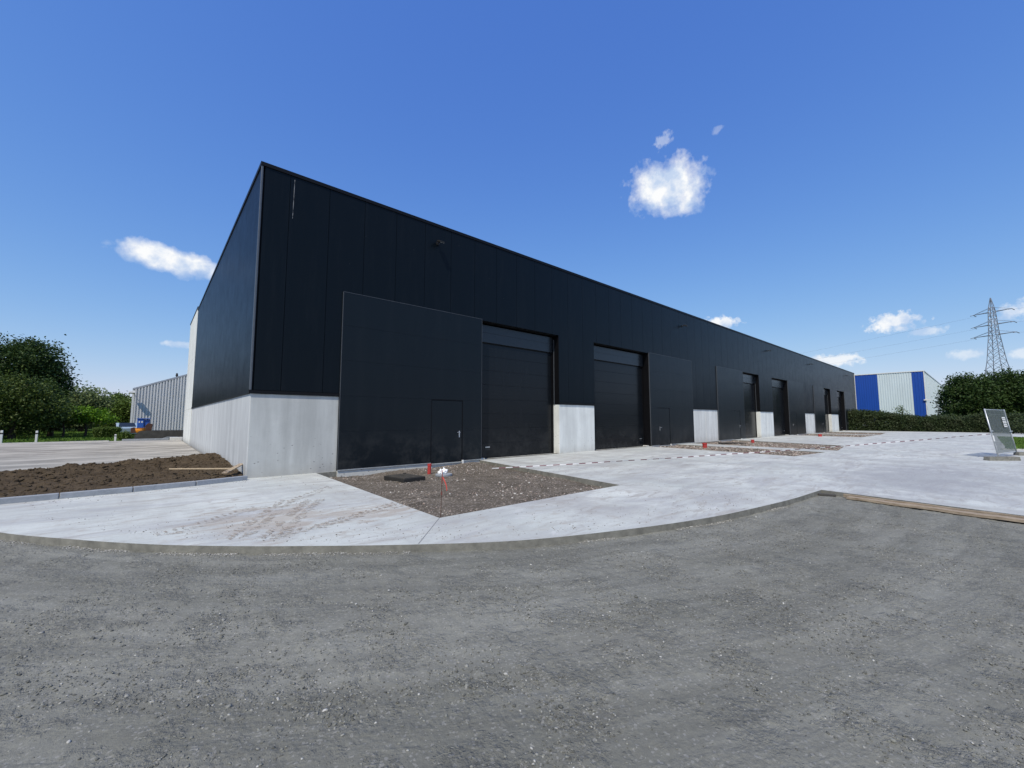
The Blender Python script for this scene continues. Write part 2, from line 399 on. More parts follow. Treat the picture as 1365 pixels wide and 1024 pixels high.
# soils
def soil(name, a, b, c2, specks=0):
    m, N = mat(name)
    n = N.noise(N.pos, 2.2, 6, .65); f = N.noise(N.pos, 30, 6, .75)
    c = N.mix(N.ramp(n, .35, .65), a, b)
    c = N.mix(N.ramp(f, .35, .7, 0, .8), c, c2)
    if specks:
        v = N.n('ShaderNodeTexVoronoi', {'Vector': N.pos, 'Scale': 34.0})
        cv = N.n('ShaderNodeSeparateColor', {0: v.outputs['Color']}).outputs[1]
        c = N.mix(N.math('MULTIPLY', N.ramp(cv, .80, .88), specks), c, (.48,.42,.37))
    setp(N, col=c, rough=.95, spec=.15, nrm=bump(N, N.math('ADD', f, N.math('MULTIPLY', n, 1.5)), .7, .03)); return m
M['dirt'] = soil('brown_soil', (.070,.052,.033), (.118,.088,.056), (.040,.029,.018))
M['plotsoil'] = soil('stony_grey_soil', (.085,.073,.058), (.19,.165,.135), (.07,.058,.046), .35)
M['plotbrown'] = soil('brown_rubble_soil', (.22,.165,.12), (.32,.25,.19), (.14,.10,.08), .8)
m, N = mat('ground_earth_and_grass'); M['ground'] = m
a = N.noise(N.pos, .12, 6, .6); f = N.noise(N.pos, 3, 6, .7)
c = N.mix(N.ramp(a, .3, .7), (.035,.070,.012), (.055,.10,.018)); c = N.mix(N.ramp(f, .3, .7, 0, .6), c, (.025,.05,.01))
setp(N, col=c, rough=.95, spec=.1)
m, N = mat('mown_grass'); M['grass'] = m
r = N.geo.outputs['Random Per Island']; a = N.noise(N.pos, .8, 5, .6)
c = N.mix(r, (.05,.115,.012), (.11,.20,.025)); c = N.mix(N.ramp(a, .4, .65, 0, .6), c, (.10,.14,.03))
setp(N, col=c, rough=.8, spec=.2)
def leafmat(name, a, b, c3, trans=.25):
    m, N = mat(name)
    r = N.geo.outputs['Random Per Island']; cl = N.noise(N.pos, .9, 4, .6)
    c = N.mix(r, a, b); c = N.mix(N.ramp(cl, .42, .68, 0, .65), c, c3)
    setp(N, col=c, rough=.6, spec=.25)
    tr = N.n('ShaderNodeBsdfTranslucent', {0: c})
    mx = N.n('ShaderNodeMixShader', {0: trans, 1: N.p.outputs[0], 2: tr.outputs[0]})
    N.t.links.new(mx.outputs[0], N.out.inputs[0]); return m
M['leaf_dark'] = leafmat('dark_leaves', (.020,.044,.010), (.055,.098,.020), (.052,.086,.022))
M['leaf_mid'] = leafmat('mid_green_leaves', (.040,.080,.012), (.11,.17,.026), (.15,.20,.045))
M['leaf_deep'] = leafmat('deep_green_leaves', (.024,.050,.009), (.075,.115,.018), (.12,.155,.035))
M['leaf_bright'] = leafmat('bright_green_leaves', (.07,.16,.008), (.15,.28,.014), (.10,.21,.010))
M['leaf_willow'] = leafmat('willow_leaves', (.11,.155,.055), (.21,.26,.10), (.16,.20,.085))
M['leaf_hedge'] = leafmat('hedge_leaves', (.020,.040,.014), (.070,.098,.036), (.075,.085,.040))
M['bark'] = simple('bark', (.055,.042,.032), .9, 0, .3, 8)
# corrugated sheets
def corr(name, cols, rough=.45):
    m, N = mat(name); setp(N, col=cols, rough=rough)
    n = N.noise(N.mapv(N.pos, (1,1,.2)), 1.5, 5); c = N.mix(N.ramp(n, .35, .7, 0, .18), cols, tuple(.6*x for x in cols)); setp(N, col=c); return m
M['cblue'] = corr('blue_steel_sheet', (.010,.068,.36))
M['cwhite'] = corr('white_steel_sheet', (.62,.70,.72))
M['cgrey'] = corr('silver_steel_sheet', (.72,.71,.70), .6)
M['roofgrey'] = simple('pale_grey_roof_sheet', (.36,.38,.42), .6)
# netting
m, N = mat('grey_green_netting'); M['net'] = m
n = N.noise(N.pos, 5, 4); c = N.mix(n, (.06,.08,.078), (.11,.135,.13)); setp(N, col=c, rough=.8)
tr = N.n('ShaderNodeBsdfTransparent'); mx = N.n('ShaderNodeMixShader', {0: .58, 1: tr.outputs[0], 2: N.p.outputs[0]})
N.t.links.new(mx.outputs[0], N.out.inputs[0])
M['carpaint'] = simple('pale_blue_car_paint', (.42,.52,.55), .25, .3, .05)
M['carglass'] = simple('dark_car_glass', (.02,.025,.03), .08)
M['tyre'] = simple('black_rubber', (.02,.02,.02), .8)
M['pylon'] = simple('weathered_pylon_steel', (.24,.26,.30), .6, .2, .1)
M['lens'] = simple('lamp_glass', (.18,.18,.17), .1)

# ------------------------------------------------------------------ the setting
WY = 13.37; WX = 2.05; XE = 85.0; YE = 41.6; TOP = 9.08
ground = MB(); ground.v = [(-3000,-3000,-.25),(3000,-3000,-.25),(3000,3000,-.25),(-3000,3000,-.25)]; ground.f = [(0,1,2,3)]
tag(ground.build('ground', M['ground']), kind='structure')

def ggz(X, Y):
    r = np.hypot(X-9, Y-14)
    z = -.097+.012*fbm(X, Y, 17, 3, 77, .6)+.034*fbm(r, np.arctan2(Y-14, X-9)*2.5, 1.1, 4, 3)+.020*fbm(X, Y, 1.7, 4, 9)+.016*fbm(X, Y, 9, 4, 5, .6)
    return z
def gfine(X, Y):
    rr_ = np.hypot(X-9, Y-14); a_ = np.arctan2(Y-14, X-9)
    m_ = np.clip((fbm(rr_, a_*5, 1.6, 4, 44)*1.8+3.2*fbm(X, Y, 2.6, 4, 12)+.30)*1.6, .12, 1)
    f1 = fbm(X, Y, 22, 4, 61, .7)
    return ggz(X, Y)+m_*(.030*f1+.016*np.clip(fbm(X, Y, 38, 2, 63, .6)-.08, 0, 1))
gr = grid('gravel_road', -4.2, 13, -5.5, 12.6, .022, gfine, M['gravel'], keep=lambda x, y: np.hypot(x-9, y-14) > 9.9)
tag(gr, kind='structure')
far = MB(); far.v = [(-60,-60,-.135),(40,-60,-.135),(40,4.8,-.135),(-60,4.8,-.135)]; far.f = [(0,1,2,3)]
tag(far.build('gravel_ground', M['gravel']), kind='structure')

ctl = [(-4.2,13.0),(-2.75,11.9),(-1.62,9.52),(-.67,8.14),(.09,7.19),(.81,6.46),(1.53,5.83),(2.63,4.95),(3.86,4.14),(5.53,3.49),(7.09,3.06),(8.75,2.8),(10.2,2.64),(11.6,2.56)]
apron = []
for i in range(1, len(ctl)-2):
    a0, a1, a2, a3 = [np.array(q) for q in ctl[i-1:i+3]]
    for t in np.linspace(0,1,7)[:-1]:
        q = .5*((2*a1)+(-a0+a2)*t+(2*a0-5*a1+4*a2-a3)*t*t+(-a0+3*a1-3*a2+a3)*t**3); apron.append((float(q[0]),float(q[1])))
apron.append(ctl[-2])
edge = [(-40,13.4),(-4.6,13.2),(-3.6,12.8)]+apron+[(11.66,2.56),(11.1,-.33),(10.25,-4),(8.6,-10),(4,-24),(4,-40)]
outer = edge+[(78,-40),(78,13.6),(1.9,13.6),(1.9,43.2),(-40,43.2)]
plots = [[(3.85,13.5),(3.65,5.97),(8.78,5.99),(9.95,13.5)],
         [(22.7,13.5),(21.35,5.6),(25.2,5.25),(25.9,13.5)],
         [(27.9,13.5),(26.9,5.1),(32.4,5.75),(34.9,13.5)],
         [(50.5,13.5),(49.2,7.5),(56.6,7.4),(57.2,13.5)],
         [(59.0,13.5),(58.4,7.4),(67.5,8.0),(67.8,13.5)]]
def clip_back(p, y=13.35): return [(x, min(yy, y)) for x, yy in p]
plots = [clip_back(p) for p in plots]
polys = [[Vector((x,y,0)) for x, y in outer]]+[[Vector((x,y,0)) for x, y in p] for p in plots]
tris = tessellate_polygon(polys)
flat = [p for pl in polys for p in pl]
sm = MB(); sm.v = [tuple(p) for p in flat]; sm.f = [tuple(t) for t in tris]
slab = sm.build('concrete_slab', M['slab']); tag(slab, kind='structure')
for p in slab.data.polygons:
    if p.normal.z < 0: p.flip()
# slab edges
em = MB()
def rim(pts, closed, wob=.0):
    n = len(pts)
    for i in range(n if closed else n-1):
        (x0,y0), (x1,y1) = pts[i], pts[(i+1)%n]; b = len(em.v)
        em.v += [(x0,y0,0),(x1,y1,0),(x1,y1,-.21),(x0,y0,-.21)]; em.f.append((b,b+1,b+2,b+3))
rim(edge, False)
for p in plots: rim(p, True)
eo = em.build('slab_edge', M['edgeconc']); tag(eo, kind='structure')
# saw-cut joints, dark and narrow
jm = MB()
def strip(a, b, wd, z, mb):
    a = Vector((a[0],a[1],z)); b = Vector((b[0],b[1],z)); d = (b-a).normalized(); s = Vector((-d.y,d.x,0))*wd/2; k = len(mb.v)
    mb.v += [tuple(a-s), tuple(b-s), tuple(b+s), tuple(a+s)]; mb.f.append((k,k+1,k+2,k+3))
for a, b in (((3.65,5.97),(2.70,4.92)), ((8.78,5.99),(11.3,2.75)), ((14.6,13.3),(14.6,2.7)), ((21.35,5.6),(20.8,-8)), ((42,13.3),(41,-8))):
    strip(a, b, .009, .004, jm)
tag(jm.build('slab_joints', M['joint']), kind='structure')

# dried mud tread marks pressed on the apron by a digger
tm = MB(); rr = random.Random(3)
def treads(p0, p1, step, half, lug, slant, fade0=0):
    p0 = Vector((*p0,.005)); p1 = Vector((*p1,.005)); L = (p1-p0).length; d = (p1-p0).normalized(); s = Vector((-d.y,d.x,0)); n = int(L/step)
    for i in range(n):
        if rr.random() < .06: continue
        for side in (-1,1):
            if rr.random() < .10: continue
            c = p0+d*(i*step+(0 if side > 0 else step/2))
            a = c+s*side*.03; e = c+s*side*half*rr.uniform(.6,1)+d*slant
            wv = d*lug*rr.uniform(.5,.95)
            pts = []
            for t in np.linspace(0,1,5): pts.append(a.lerp(e,t)-wv*rr.uniform(.7,1.2)+s*rr.uniform(-.006,.006))
            for t in np.linspace(1,0,5): pts.append(a.lerp(e,t)+wv*rr.uniform(.7,1.2)+s*rr.uniform(-.006,.006))
            k = len(tm.v); tm.v += [(q.x,q.y,.004+.0004*(len(tm.f)%23)+.00001*(len(tm.f)%7)) for q in pts]
            for j in range(4): tm.f.append((k+j,k+j+1,k+8-j,k+9-j))
treads((.95,6.75),(2.2,9.3), .10, .20, .05, .10)
treads((1.25,6.45),(4.3,7.6), .13, .16, .055, .07)
treads((1.75,8.6),(3.5,10.6), .16, .15, .05, .07)
treads((.2,7.6),(1.7,9.0), .13, .2, .04, .09)
treads((1.25,6.4),(2.6,9.0), .11, .22, .05, .10)
treads((1.9,6.6),(4.9,8.3), .15, .15, .05, .07)
tag(tm.build('dried_mud_tracks', M['mudprint']), 'tread marks of dried brown mud pressed on the curved concrete apron', 'mud', kind='stuff')

# planted plots of stony soil
def plot_obj(poly, m, seed, base=-.12, hump=None):
    xs = [p[0] for p in poly]; ys = [p[1] for p in poly]
    def zf(X, Y):
        z = base+.045*fbm(X,Y,.9,4,seed)+.05*fbm(X,Y,5,5,seed+3,.6)
        if hump:
            for hx, hy, r, h in hump: z = z+h*np.exp(-((X-hx)**2+(Y-hy)**2)/r**2)
        return z
    res = .035 if xs[0] < 10 else .12
    g = grid('bare_soil', min(xs)-.08, max(xs)+.08, min(ys)-.08, 13.62, res, zf, m)
    return tag(g, kind='structure'), zf
plot_obj(plots[0], M['plotsoil'], 21, -.125, [(9.2,12.7,.55,.13),(7.9,8.2,.7,.03),(6.5,12.9,.8,.04),(4.9,13.1,1.5,-.06)])
for i, p in enumerate(plots[1:]): plot_obj(p, M['plotbrown'], 31+i, -.10, [((p[0][0]+p[2][0])/2, 9, 3, .10)])

# stones: one mesh of many little irregular blocks
ico = bmesh.new(); bmesh.ops.create_icosphere(ico, subdivisions=1, radius=1)
ICV = np.array([v.co[:] for v in ico.verts]); ICF = np.array([[v.index for v in f.verts] for f in ico.faces]); ico.free()
def stones(name, pts, sizes, m):
    n = len(pts); nv = len(ICV)
    base = ICV[None]*(1+rng.uniform(-.32,.32,(n,nv,1)))
    sc3 = sizes[:,None]*np.stack([rng.uniform(.7,1.4,n), rng.uniform(.6,1.1,n), rng.uniform(.35,.75,n)],-1)
    v = base*sc3[:,None,:]; a = rng.uniform(0,6.28,n); ca, sa = np.cos(a), np.sin(a)
    x = v[...,0]*ca[:,None]-v[...,1]*sa[:,None]; y = v[...,0]*sa[:,None]+v[...,1]*ca[:,None]
    tl = rng.uniform(-.4,.4,n)[:,None]; z = v[...,2]+x*tl*.5
    V = np.stack([x,y,z],-1)+pts[:,None,:]
    F = (ICF[None]+(np.arange(n)*nv)[:,None,None]).reshape(-1,3)
    return npmesh(name, V.reshape(-1,3), F, m)
heading = R(48.8)
def scatter_cone(n, r0, r1, half, powr=1.):
    a = heading+rng.uniform(-half, half, n); r = r0+(r1-r0)*rng.uniform(0,1,n)**powr
    return r*np.cos(a), r*np.sin(a)
x, y = scatter_cone(190000, 1.6, 10.5, R(66), 1.15)
dens = np.clip(.24+1.8*fbm(np.hypot(x-9,y-14), np.arctan2(y-14,x-9)*5, 1.6, 4, 44)+3.6*fbm(x,y,2.6,4,12), .035, 1)
keep = (rng.uniform(0,1,len(x)) < dens) & (np.hypot(x-9,y-14) > 11.2)
x, y = x[keep], y[keep]; n = len(x)
s = .0030+.0075*rng.uniform(0,1,n)**3+(rng.uniform(0,1,n) > .990)*rng.uniform(.004,.011,n)
z = gfine(x,y)+s*.1
st = stones('gravel_stones', np.stack([x,y,z],-1), s, M['stones'])
tag(st, 'loose grey gravel stones strewn over the foreground road', 'gravel', kind='stuff')
# crust of pale grit along the foot of the apron, and grit kicked up onto the concrete
ap = np.array(apron); k = rng.integers(0, len(ap)-1, 7000); u = rng.uniform(0,1,7000); p = ap[k]*(1-u[:,None])+ap[k+1]*u[:,None]
t_ = ap[k+1]-ap[k]; t_ /= np.linalg.norm(t_,axis=1,keepdims=True); nrm_ = np.stack([t_[:,1],-t_[:,0]],-1)
off = np.abs(rng.normal(.02,.04,7000)); q_ = p+nrm_*off[:,None]; g_ = fbm(p[:,0],p[:,1],1.3,3,99) > -.03; q_ = q_[g_]
sz = .003+.008*rng.uniform(0,1,len(q_))**2.5
st = stones('edge_grit', np.stack([q_[:,0],q_[:,1],gfine(q_[:,0],q_[:,1])+.004],-1), sz, M['grit'])
tag(st, 'pale grit crusted along the foot of the curved concrete edge', 'grit', kind='stuff')
k = rng.integers(0, len(ap)-1, 1500); p = ap[k]-np.stack([(ap[np.minimum(k+1,len(ap)-1)]-ap[k])[:,1],-(ap[np.minimum(k+1,len(ap)-1)]-ap[k])[:,0]],-1)*0
cen = np.array([9.,14.]); dv = cen-p; dv /= np.linalg.norm(dv,axis=1,keepdims=True); q_ = p+dv*rng.exponential(.5,1500)[:,None]+rng.normal(0,.1,(1500,2))
x2, y2 = rng.uniform(2.2,12,1500), rng.uniform(4,13.2,1500); q_ = np.concatenate([q_, np.stack([x2,y2],-1)])
x3, y3 = rng.uniform(-4,2,700), 12.95+(rng.uniform(-4,2,700)*0)-rng.exponential(.22,700); q_ = np.concatenate([q_, np.stack([x3, y3+ (x3-2)*.11],-1)])
ok = (np.hypot(q_[:,0]-9,q_[:,1]-14) < 10.9) & ~in_poly(q_[:,0],q_[:,1],plots[0]) & (q_[:,1] < np.interp(q_[:,0], [-4,-1.3,.92,2.03,2.1], [12.2,12.38,12.6,12.95,13.3]))
q_ = q_[ok]; st = stones('loose_grit', np.stack([q_[:,0],q_[:,1],np.full(len(q_),.003)],-1), .003+.008*rng.uniform(0,1,len(q_))**3, M['grit2'])
tag(st, 'dark crumbs and grit scattered on the near concrete apron', 'grit', kind='stuff')
# rubble in the near plot
px_, py_ = rng.uniform(3.7,9.9,17000), rng.uniform(6.0,13.3,17000)
k = in_poly(px_, py_, plots[0])
dn = np.clip(.16+2.6*fbm(px_,py_,.8,4,70)+.45*((py_ < 6.7)&(px_ > 4.6))+.3*(py_ > 12.2), 0, 1)
k &= rng.uniform(0,1,len(px_)) < dn; px_, py_ = px_[k], py_[k]; n = len(px_)
s = .006+.024*rng.uniform(0,1,n)**3.5
def z0(X, Y):
    return -.125+.045*fbm(X,Y,.9,4,21)+.05*fbm(X,Y,5,5,24,.6)+.13*np.exp(-((X-9.2)**2+(Y-12.7)**2)/.3025)+.03*np.exp(-((X-7.9)**2+(Y-8.2)**2)/.49)+.04*np.exp(-((X-6.5)**2+(Y-12.9)**2)/.64)-.06*np.exp(-((X-4.9)**2+(Y-13.1)**2)/2.25)
st = stones('rubble_stones', np.stack([px_,py_,z0(px_,py_)+s*.2],-1), s, M['rubble'])
tag(st, 'pale and reddish crushed rubble scattered in the soil plot beside the first door', 'rubble', kind='stuff')
allp = []
for p, hh in zip(plots[1:], (0,0,0,0)):
    xs = [q[0] for q in p]; n = 8000
    a, b = rng.uniform(min(xs),max(xs),n), rng.uniform(5.1,13.3,n); kk = in_poly(a,b,p); a, b = a[kk], b[kk]
    cx = (p[0][0]+p[2][0])/2
    allp.append(np.stack([a,b,-.085+.10*np.exp(-((a-cx)**2+(b-9)**2)/9)+.02*rng.uniform(-1,1,len(a))],-1))
allp = np.concatenate(allp); s = .014+.045*rng.uniform(0,1,len(allp))**3
st = stones('far_rubble_stones', allp, s, M['rubble'])
tag(st, 'brown and pinkish rubble filling the plots in front of the farther units', 'rubble', kind='stuff')

# grass patch at right beyond the fence panel
gp = [(34.5,-.55),(57.5,-1.2),(57.5,-30),(33.0,-30)]
gb = MB(); gb.prism(gp, 'z', .004, .05); tag(gb.build('grass_verge', M['ground']), kind='structure')
gk = MB()
for a, b in ((gp[0],gp[1]),(gp[3],gp[0])):
    va, vb = Vector((*a,.03)), Vector((*b,.03)); d = (vb-va); gk.obox((va+vb)/2, d, (-d.y,d.x,0), (0,0,1), d.length/2, .07, .04)
tag(gk.build('grass_edging', M['lightconc']), kind='structure')
def blades(name, x, y, z, h, wd, m, label):
    n = len(x); a = rng.uniform(0,6.28,n); dx, dy = np.cos(a)*wd, np.sin(a)*wd; l = rng.normal(0,.35,(n,2))*h[:,None]
    V = np.stack([np.stack([x-dx,y-dy,z],-1), np.stack([x+dx,y+dy,z],-1), np.stack([x+l[:,0],y+l[:,1],z+h],-1)],1)
    o = npmesh(name, V.reshape(-1,3), np.arange(n*3).reshape(-1,3), m)
    return tag(o, label, 'grass', kind='stuff')
n = 16000; x = rng.uniform(34.3,57.3,n); y = -.7-12*rng.uniform(0,1,n)**1.4
blades('verge_grass', x, y, np.full(n,.05), rng.uniform(.05,.12,n), .03, M['grass'], 'short green grass on the verge behind the fence panel')
n = 70000; x = rng.uniform(-26,2,n); y = rng.uniform(43.6,95,n)
blades('lawn_grass', x, y, np.full(n,-.24), rng.uniform(.10,.26,n), .07, M['grass'], 'green park lawn between the yard edge and the trees')

# heap of dug brown earth between kerb and yard
def dz(X, Y):
    back = 20.9+(X-2.0)*.85
    back = np.where(X < -1.8, 17.7+(X+1.8)*.9, back)
    ky = np.interp(X, [-3.5,-2.4,-1.3,-.2,.92,2.03], [12.34,12.40,12.48,12.57,12.74,13.06])+.07
    t = (Y-ky)/np.maximum(back-ky, .5)
    prof = np.where((t > 0) & (t < 1), np.minimum(np.clip(t,0,1)**.5*1.1, np.clip((1-t)*7,0,1)**.6), -.3)
    h = .27+.03*fbm(X,Y,.5,3,80)
    lump = .20*fbm(X,Y,2.0,5,81,.6)+.25*fbm(X,Y,5,5,85,.65)
    z = prof*h+np.clip(prof,0,1)*lump
    return np.where(prof < 0, -.06, z+.015)
eh = grid('earth_heap', -4.6, 2.02, 12.6, 21.2, .045, dz, M['dirt'])
tag(eh, 'long heap of freshly dug brown soil beside the side wall, behind the kerb', 'soil heap', kind='stuff')
n = 7000; x = rng.uniform(-4,1.98,n); y = rng.uniform(12.8,20.8,n); z = dz(x,y); kk = z > .04; x, y, z = x[kk], y[kk], z[kk]
s = .012+.045*rng.uniform(0,1,len(x))**3
o = stones('earth_clods', np.stack([x,y,z],-1), s, M['dirt']); tag(o, 'clods of brown earth lying loose on the soil heap', 'clods', kind='stuff')

# kerb stones, each one metre long
kp = [(2.03,13.06),(.92,12.74),(-.20,12.57),(-1.30,12.48),(-2.40,12.40),(-3.50,12.34)]
kn = ['pale grey kerbstone ending against the corner of the black warehouse', 'kerbstone second from the warehouse corner, in front of the soil heap',
      'kerbstone third from the warehouse corner, below the long soil heap', 'kerbstone fourth from the warehouse corner, at the left edge of the photo', 'kerbstone at the far left end of the row beyond the soil heap']
for i in range(len(kp)-1):
    a, b = Vector((*kp[i],0)), Vector((*kp[i+1],0)); d = b-a; mid_ = (a+b)/2
    ke = MB(); ke.box(-d.length/2+.006, d.length/2-.006, -.055, .055, -.1, .115)
    o = ke.build('kerbstone', M['kerb'], bevel=.012); o.location = (mid_.x, mid_.y, 0); o.rotation_euler = (0,0,math.atan2(d.y,d.x))
    tag(o, kn[i], 'kerbstone', 'kerbstones in front of the soil heap')
# kerb line at the far edge of the left yard
yk = MB(); yk.box(-30,-4.2,43.0,43.2,-.1,.05); yk.box(-4.2,-2.2,42.6,42.8,-.1,.07); tag(yk.build('yard_kerb', M['lightconc']), kind='structure')
yk = MB(); yk.box(-1.5,1.2,42.5,42.75,-.1,.14); tag(yk.build('yard_upstand', M['kerb'], bevel=.01), kind='structure')
yk = MB(); yk.box(1.25,2.02,41.75,42.6,-.1,.22); tag(yk.build('concrete_step', M['lightconc'], bevel=.01), 'pale concrete step at the back corner of the warehouse side wall', 'step')

# ------------------------------------------------------------------ the warehouse
WH = thing('warehouse', 'long black clad warehouse with concrete plinth and six garage doors', 'warehouse', (WX, WY, 0))
class WB(MB):
    def build(s, name, m, parent=None, bevel=0, smooth=False):
        s.v = [(x-WX, y-WY, z) for x, y, z in s.v]
        return super().build(name, m, parent or WH, bevel, smooth)
PROUD = .07; PF = WY-PROUD; GY = WY+.36
panels = [(4.45,10.02),(22.82,28.42),(32.55,37.75),(50.0,55.7),(59.9,64.7),(76.5,82.0)]
gates = [(10.02,14.7),(17.42,22.82),(37.75,41.7),(45.2,50.0),(64.7,68.3),(72.2,76.5)]
doors = [(7.75,9.08),(23.75,25.1),(35.25,36.75),(50.95,52.35),(62.2,63.4),(77.5,78.9)]
plinths = [(2.05,4.45),(14.7,17.42),(28.42,32.55),(41.7,45.2),(55.7,59.9),(68.3,72.2),(82.0,85.0)]
ZP = 2.33; ZG = 5.68
for i, (a, b) in enumerate(plinths):
    q = WB()
    n = 1 if b-a < 3 else 2
    if i == 0: a += .004
    for j in range(n):
        x0_, x1_ = a+(b-a)*j/n, a+(b-a)*(j+1)/n
        q.box(x0_+(.004 if j else 0), x1_-(.004 if j < n-1 else 0), WY, WY+.42, -.3, ZP)
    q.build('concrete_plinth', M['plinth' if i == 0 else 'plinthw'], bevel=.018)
fd = WB(); fd.box(4.455, 84.9, WY-.02+.03, WY+.34, -.3, .0)
fd.build('foundation', M['plinthw'])
for a, b in panels: fd = WB(); fd.box(a+.002, b-.002, PF+.012, WY+.009, -.3, .012); fd.build('foundation', M['plinthw'])
# cladding: vertical boards
ops = sorted([(a,b) for a,b in panels]+[(a,b) for a,b in gates]); 
seams = [2.79-1.145+1.145*k for k in range(0,80)]; seams = [s for s in seams if WX+.3 < s < XE-.2]
bps = sorted(set([WX+.07]+seams+[e for o_ in ops for e in o_]+[XE]))
cl = WB()
for a, b in zip(bps[:-1], bps[1:]):
    if b-a < .01: continue
    mid_ = (a+b)/2; inop = any(o_[0] < mid_ < o_[1] for o_ in ops)
    zb = ZG if inop else ZP+.10
    ga = .006 if any(abs(a-s) < 1e-6 for s in seams) else 0; gb_ = .006 if any(abs(b-s) < 1e-6 for s in seams) else 0
    cl.box(a+ga, b-gb_, WY-.02, WY+.08, zb, TOP-.11)
cl.build('front_cladding', M['clad'])
bk = WB(); 
for (a,b) in [(WX+.1,XE-.05)]: bk.box(a, b, WY+.082, WY+.34, ZG+.004, TOP-.1)
for (a,b) in plinths: bk.box(a+(.12 if a < 3 else 0.003), b-.003, WY+.083, WY+.34, ZP+.02, ZG)
bk.build('cladding_backing', M['trim'])
for i, (a,b) in enumerate(plinths):
    fl = WB(); fl.box(a if i else a+.101, b, WY-.045, WY+.1, ZP+.004, ZP+.09); fl.build('plinth_flashing', M['trim'])
fl = WB(); fl.box(WX-.045, WX+.1, WY-.045, 34.55, ZP+.004, ZP+.09)
fl.build('plinth_flashing', M['trim'])
# side wall: concrete below, ribbed cladding above, full height concrete at the back
sw = WB(); ys = [WY+.004, 16.4, 19.4, 22.4, 25.4, 28.5, 31.5, 34.55]
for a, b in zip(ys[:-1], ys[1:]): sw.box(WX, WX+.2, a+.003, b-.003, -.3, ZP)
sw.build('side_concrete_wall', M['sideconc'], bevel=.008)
sc_ = WB(); k = WY+.07
while k < 34.5:
    e = min(k+1.145, 34.55); sc_.box(WX-.02, WX+.08, k+.004, e-.004, ZP+.10, TOP-.11); k = e
sc_.build('side_cladding', M['clads'])
sb = WB(); sb.box(WX+.081, WX+.19, WY+.2, 34.5, ZP, TOP-.1); sb.build('side_backing', M['trim'])
fw = WB()
for za, zb in ((-.3,ZP),(ZP,5.82),(5.82,TOP+.1)):
    fw.box(WX-.03, WX+.22, 34.56, 38.0-.004, za+.006, zb-.006); fw.box(WX-.03, WX+.22, 38.004, YE, za+.006, zb-.006)
fw.build('concrete_fire_wall', M['plinthw'], bevel=.006)
fwb = WB(); fwb.box(WX+.0, WX+.2, 34.6, YE-.05, -.2, TOP); fwb.build('wall_core', M['joint'])
ct = WB(); ct.box(WX-.035, WX+.02, WY-.035, WY+.02, ZP+.09, TOP-.112); ct.build('corner_trim', M['trimlight'], bevel=.012)
cp = WB(); cp.box(WX-.05, XE+.03, WY-.05, WY+.25, TOP-.11, TOP); cp.box(WX-.05, WX+.3, WY+.25, 34.6, TOP-.11, TOP-.002)
cp.box(WX-.06, WX+.3, 34.6, YE+.03, TOP+.10, TOP+.17)
cp.build('parapet_cap', M['trim'])
rf = WB(); rf.box(WX+.2, XE-.1, WY+.2, YE-.1, TOP-.5, TOP-.35); rf.build('roof', M['roof'])
bw = WB(); bw.box(XE-.2, XE-.003, WY+.43, YE, -.3, TOP-.12); bw.box(WX+.23, XE-.21, YE-.25, YE-.005, -.3, TOP-.21); bw.build('rear_wall', M['clad'])
et = WB(); et.box(XE-.05, XE+.05, WY-.075, WY+.03, ZP+.09, TOP-.115); et.build('end_trim', M['white'])
inn = WB(); inn.box(9.9, 84.2, WY+.62, WY+.7, -.1, ZG); inn.build('inner_wall', M['trim'])
# opening surrounds
for (a,b) in gates:
    q = WB()
    q.box(a-.001, b+.001, WY+.085, GY+.05, ZG-.02, ZG+.002)
    q.box(b+.0-.055 if b in [p[0] for p in panels] else b-.012, b+.004, WY-.018, GY+.04, (0.02 if b in [p[0] for p in panels] else ZP+.005), ZG-.021)
    q.box(a-.004, a+.012, WY-.018, GY+.04, (0.02 if a in [p[1] for p in panels] else ZP+.005), ZG-.021)
    q.build('opening_lining', M['trim'])
    g = WB()
    zs = [.03,.63,1.24,1.85,2.46,3.07,3.68,4.28,4.80]
    for z0_, z1_ in zip(zs[:-1], zs[1:]): g.box(a+.16, b-.16, GY, GY+.05, z0_+.003, z1_-.003)
    gd = g.build('garage_door', M['gate'], bevel=.004)
    def sub(name, m, *bx, bevel=0):
        s_ = WB(); s_.box(*bx); return s_.build(name, m, gd, bevel)
    core = WB(); core.box(a+.17, b-.17, GY+.03, GY+.06, .03, 5.5); core.build('door_core', M['trim'], gd)
    fa = WB(); fa.box(a+.10, b-.10, GY-.06, GY+.03, 4.86, 5.27); fa.box(a+.10, b-.10, GY-.06, GY+.03, 5.275, 5.60); fa.build('fascia', M['fascia'], gd, .003)
    for xx in (a+.05, b-.13): gr_ = WB(); gr_.box(xx, xx+.08, GY-.03, GY+.06, .0, 4.9); gr_.build('guide_rail', M['trim'], gd)
    sd = WB(); sd.box(b-.045, b-.02, GY-.09, GY-.06, ZP, 5.5); sd.build('edge_strip', M['trimlight'], gd)
    sl = WB(); sl.box(a+.16, b-.16, GY-.006, GY+.05, .0, .028); sl.build('rubber_seal', M['tyre'], gd)
    hx = a+.52 if a in [p[1] for p in panels] else b-.62
    hd_ = WB(); hd_.box(hx, hx+.22, GY-.012, GY+.003, .33, .47); ho = hd_.build('pull_pocket', M['blacksteel'], gd)
    hd_ = WB(); hd_.box(hx-.005, hx+.225, GY-.025, GY-.0125, .44, .48); hd_.build('pull_handle', M['alu'], gd)
    th = WB(); th.box(b-.30 if b in [p[0] for p in panels] else a+.02, b-.04 if b in [p[0] for p in panels] else a+.28, GY-.30, GY-.02, -.05, .05); th.build('threshold_block', M['lightconc'], bevel=.01)
inn2 = None
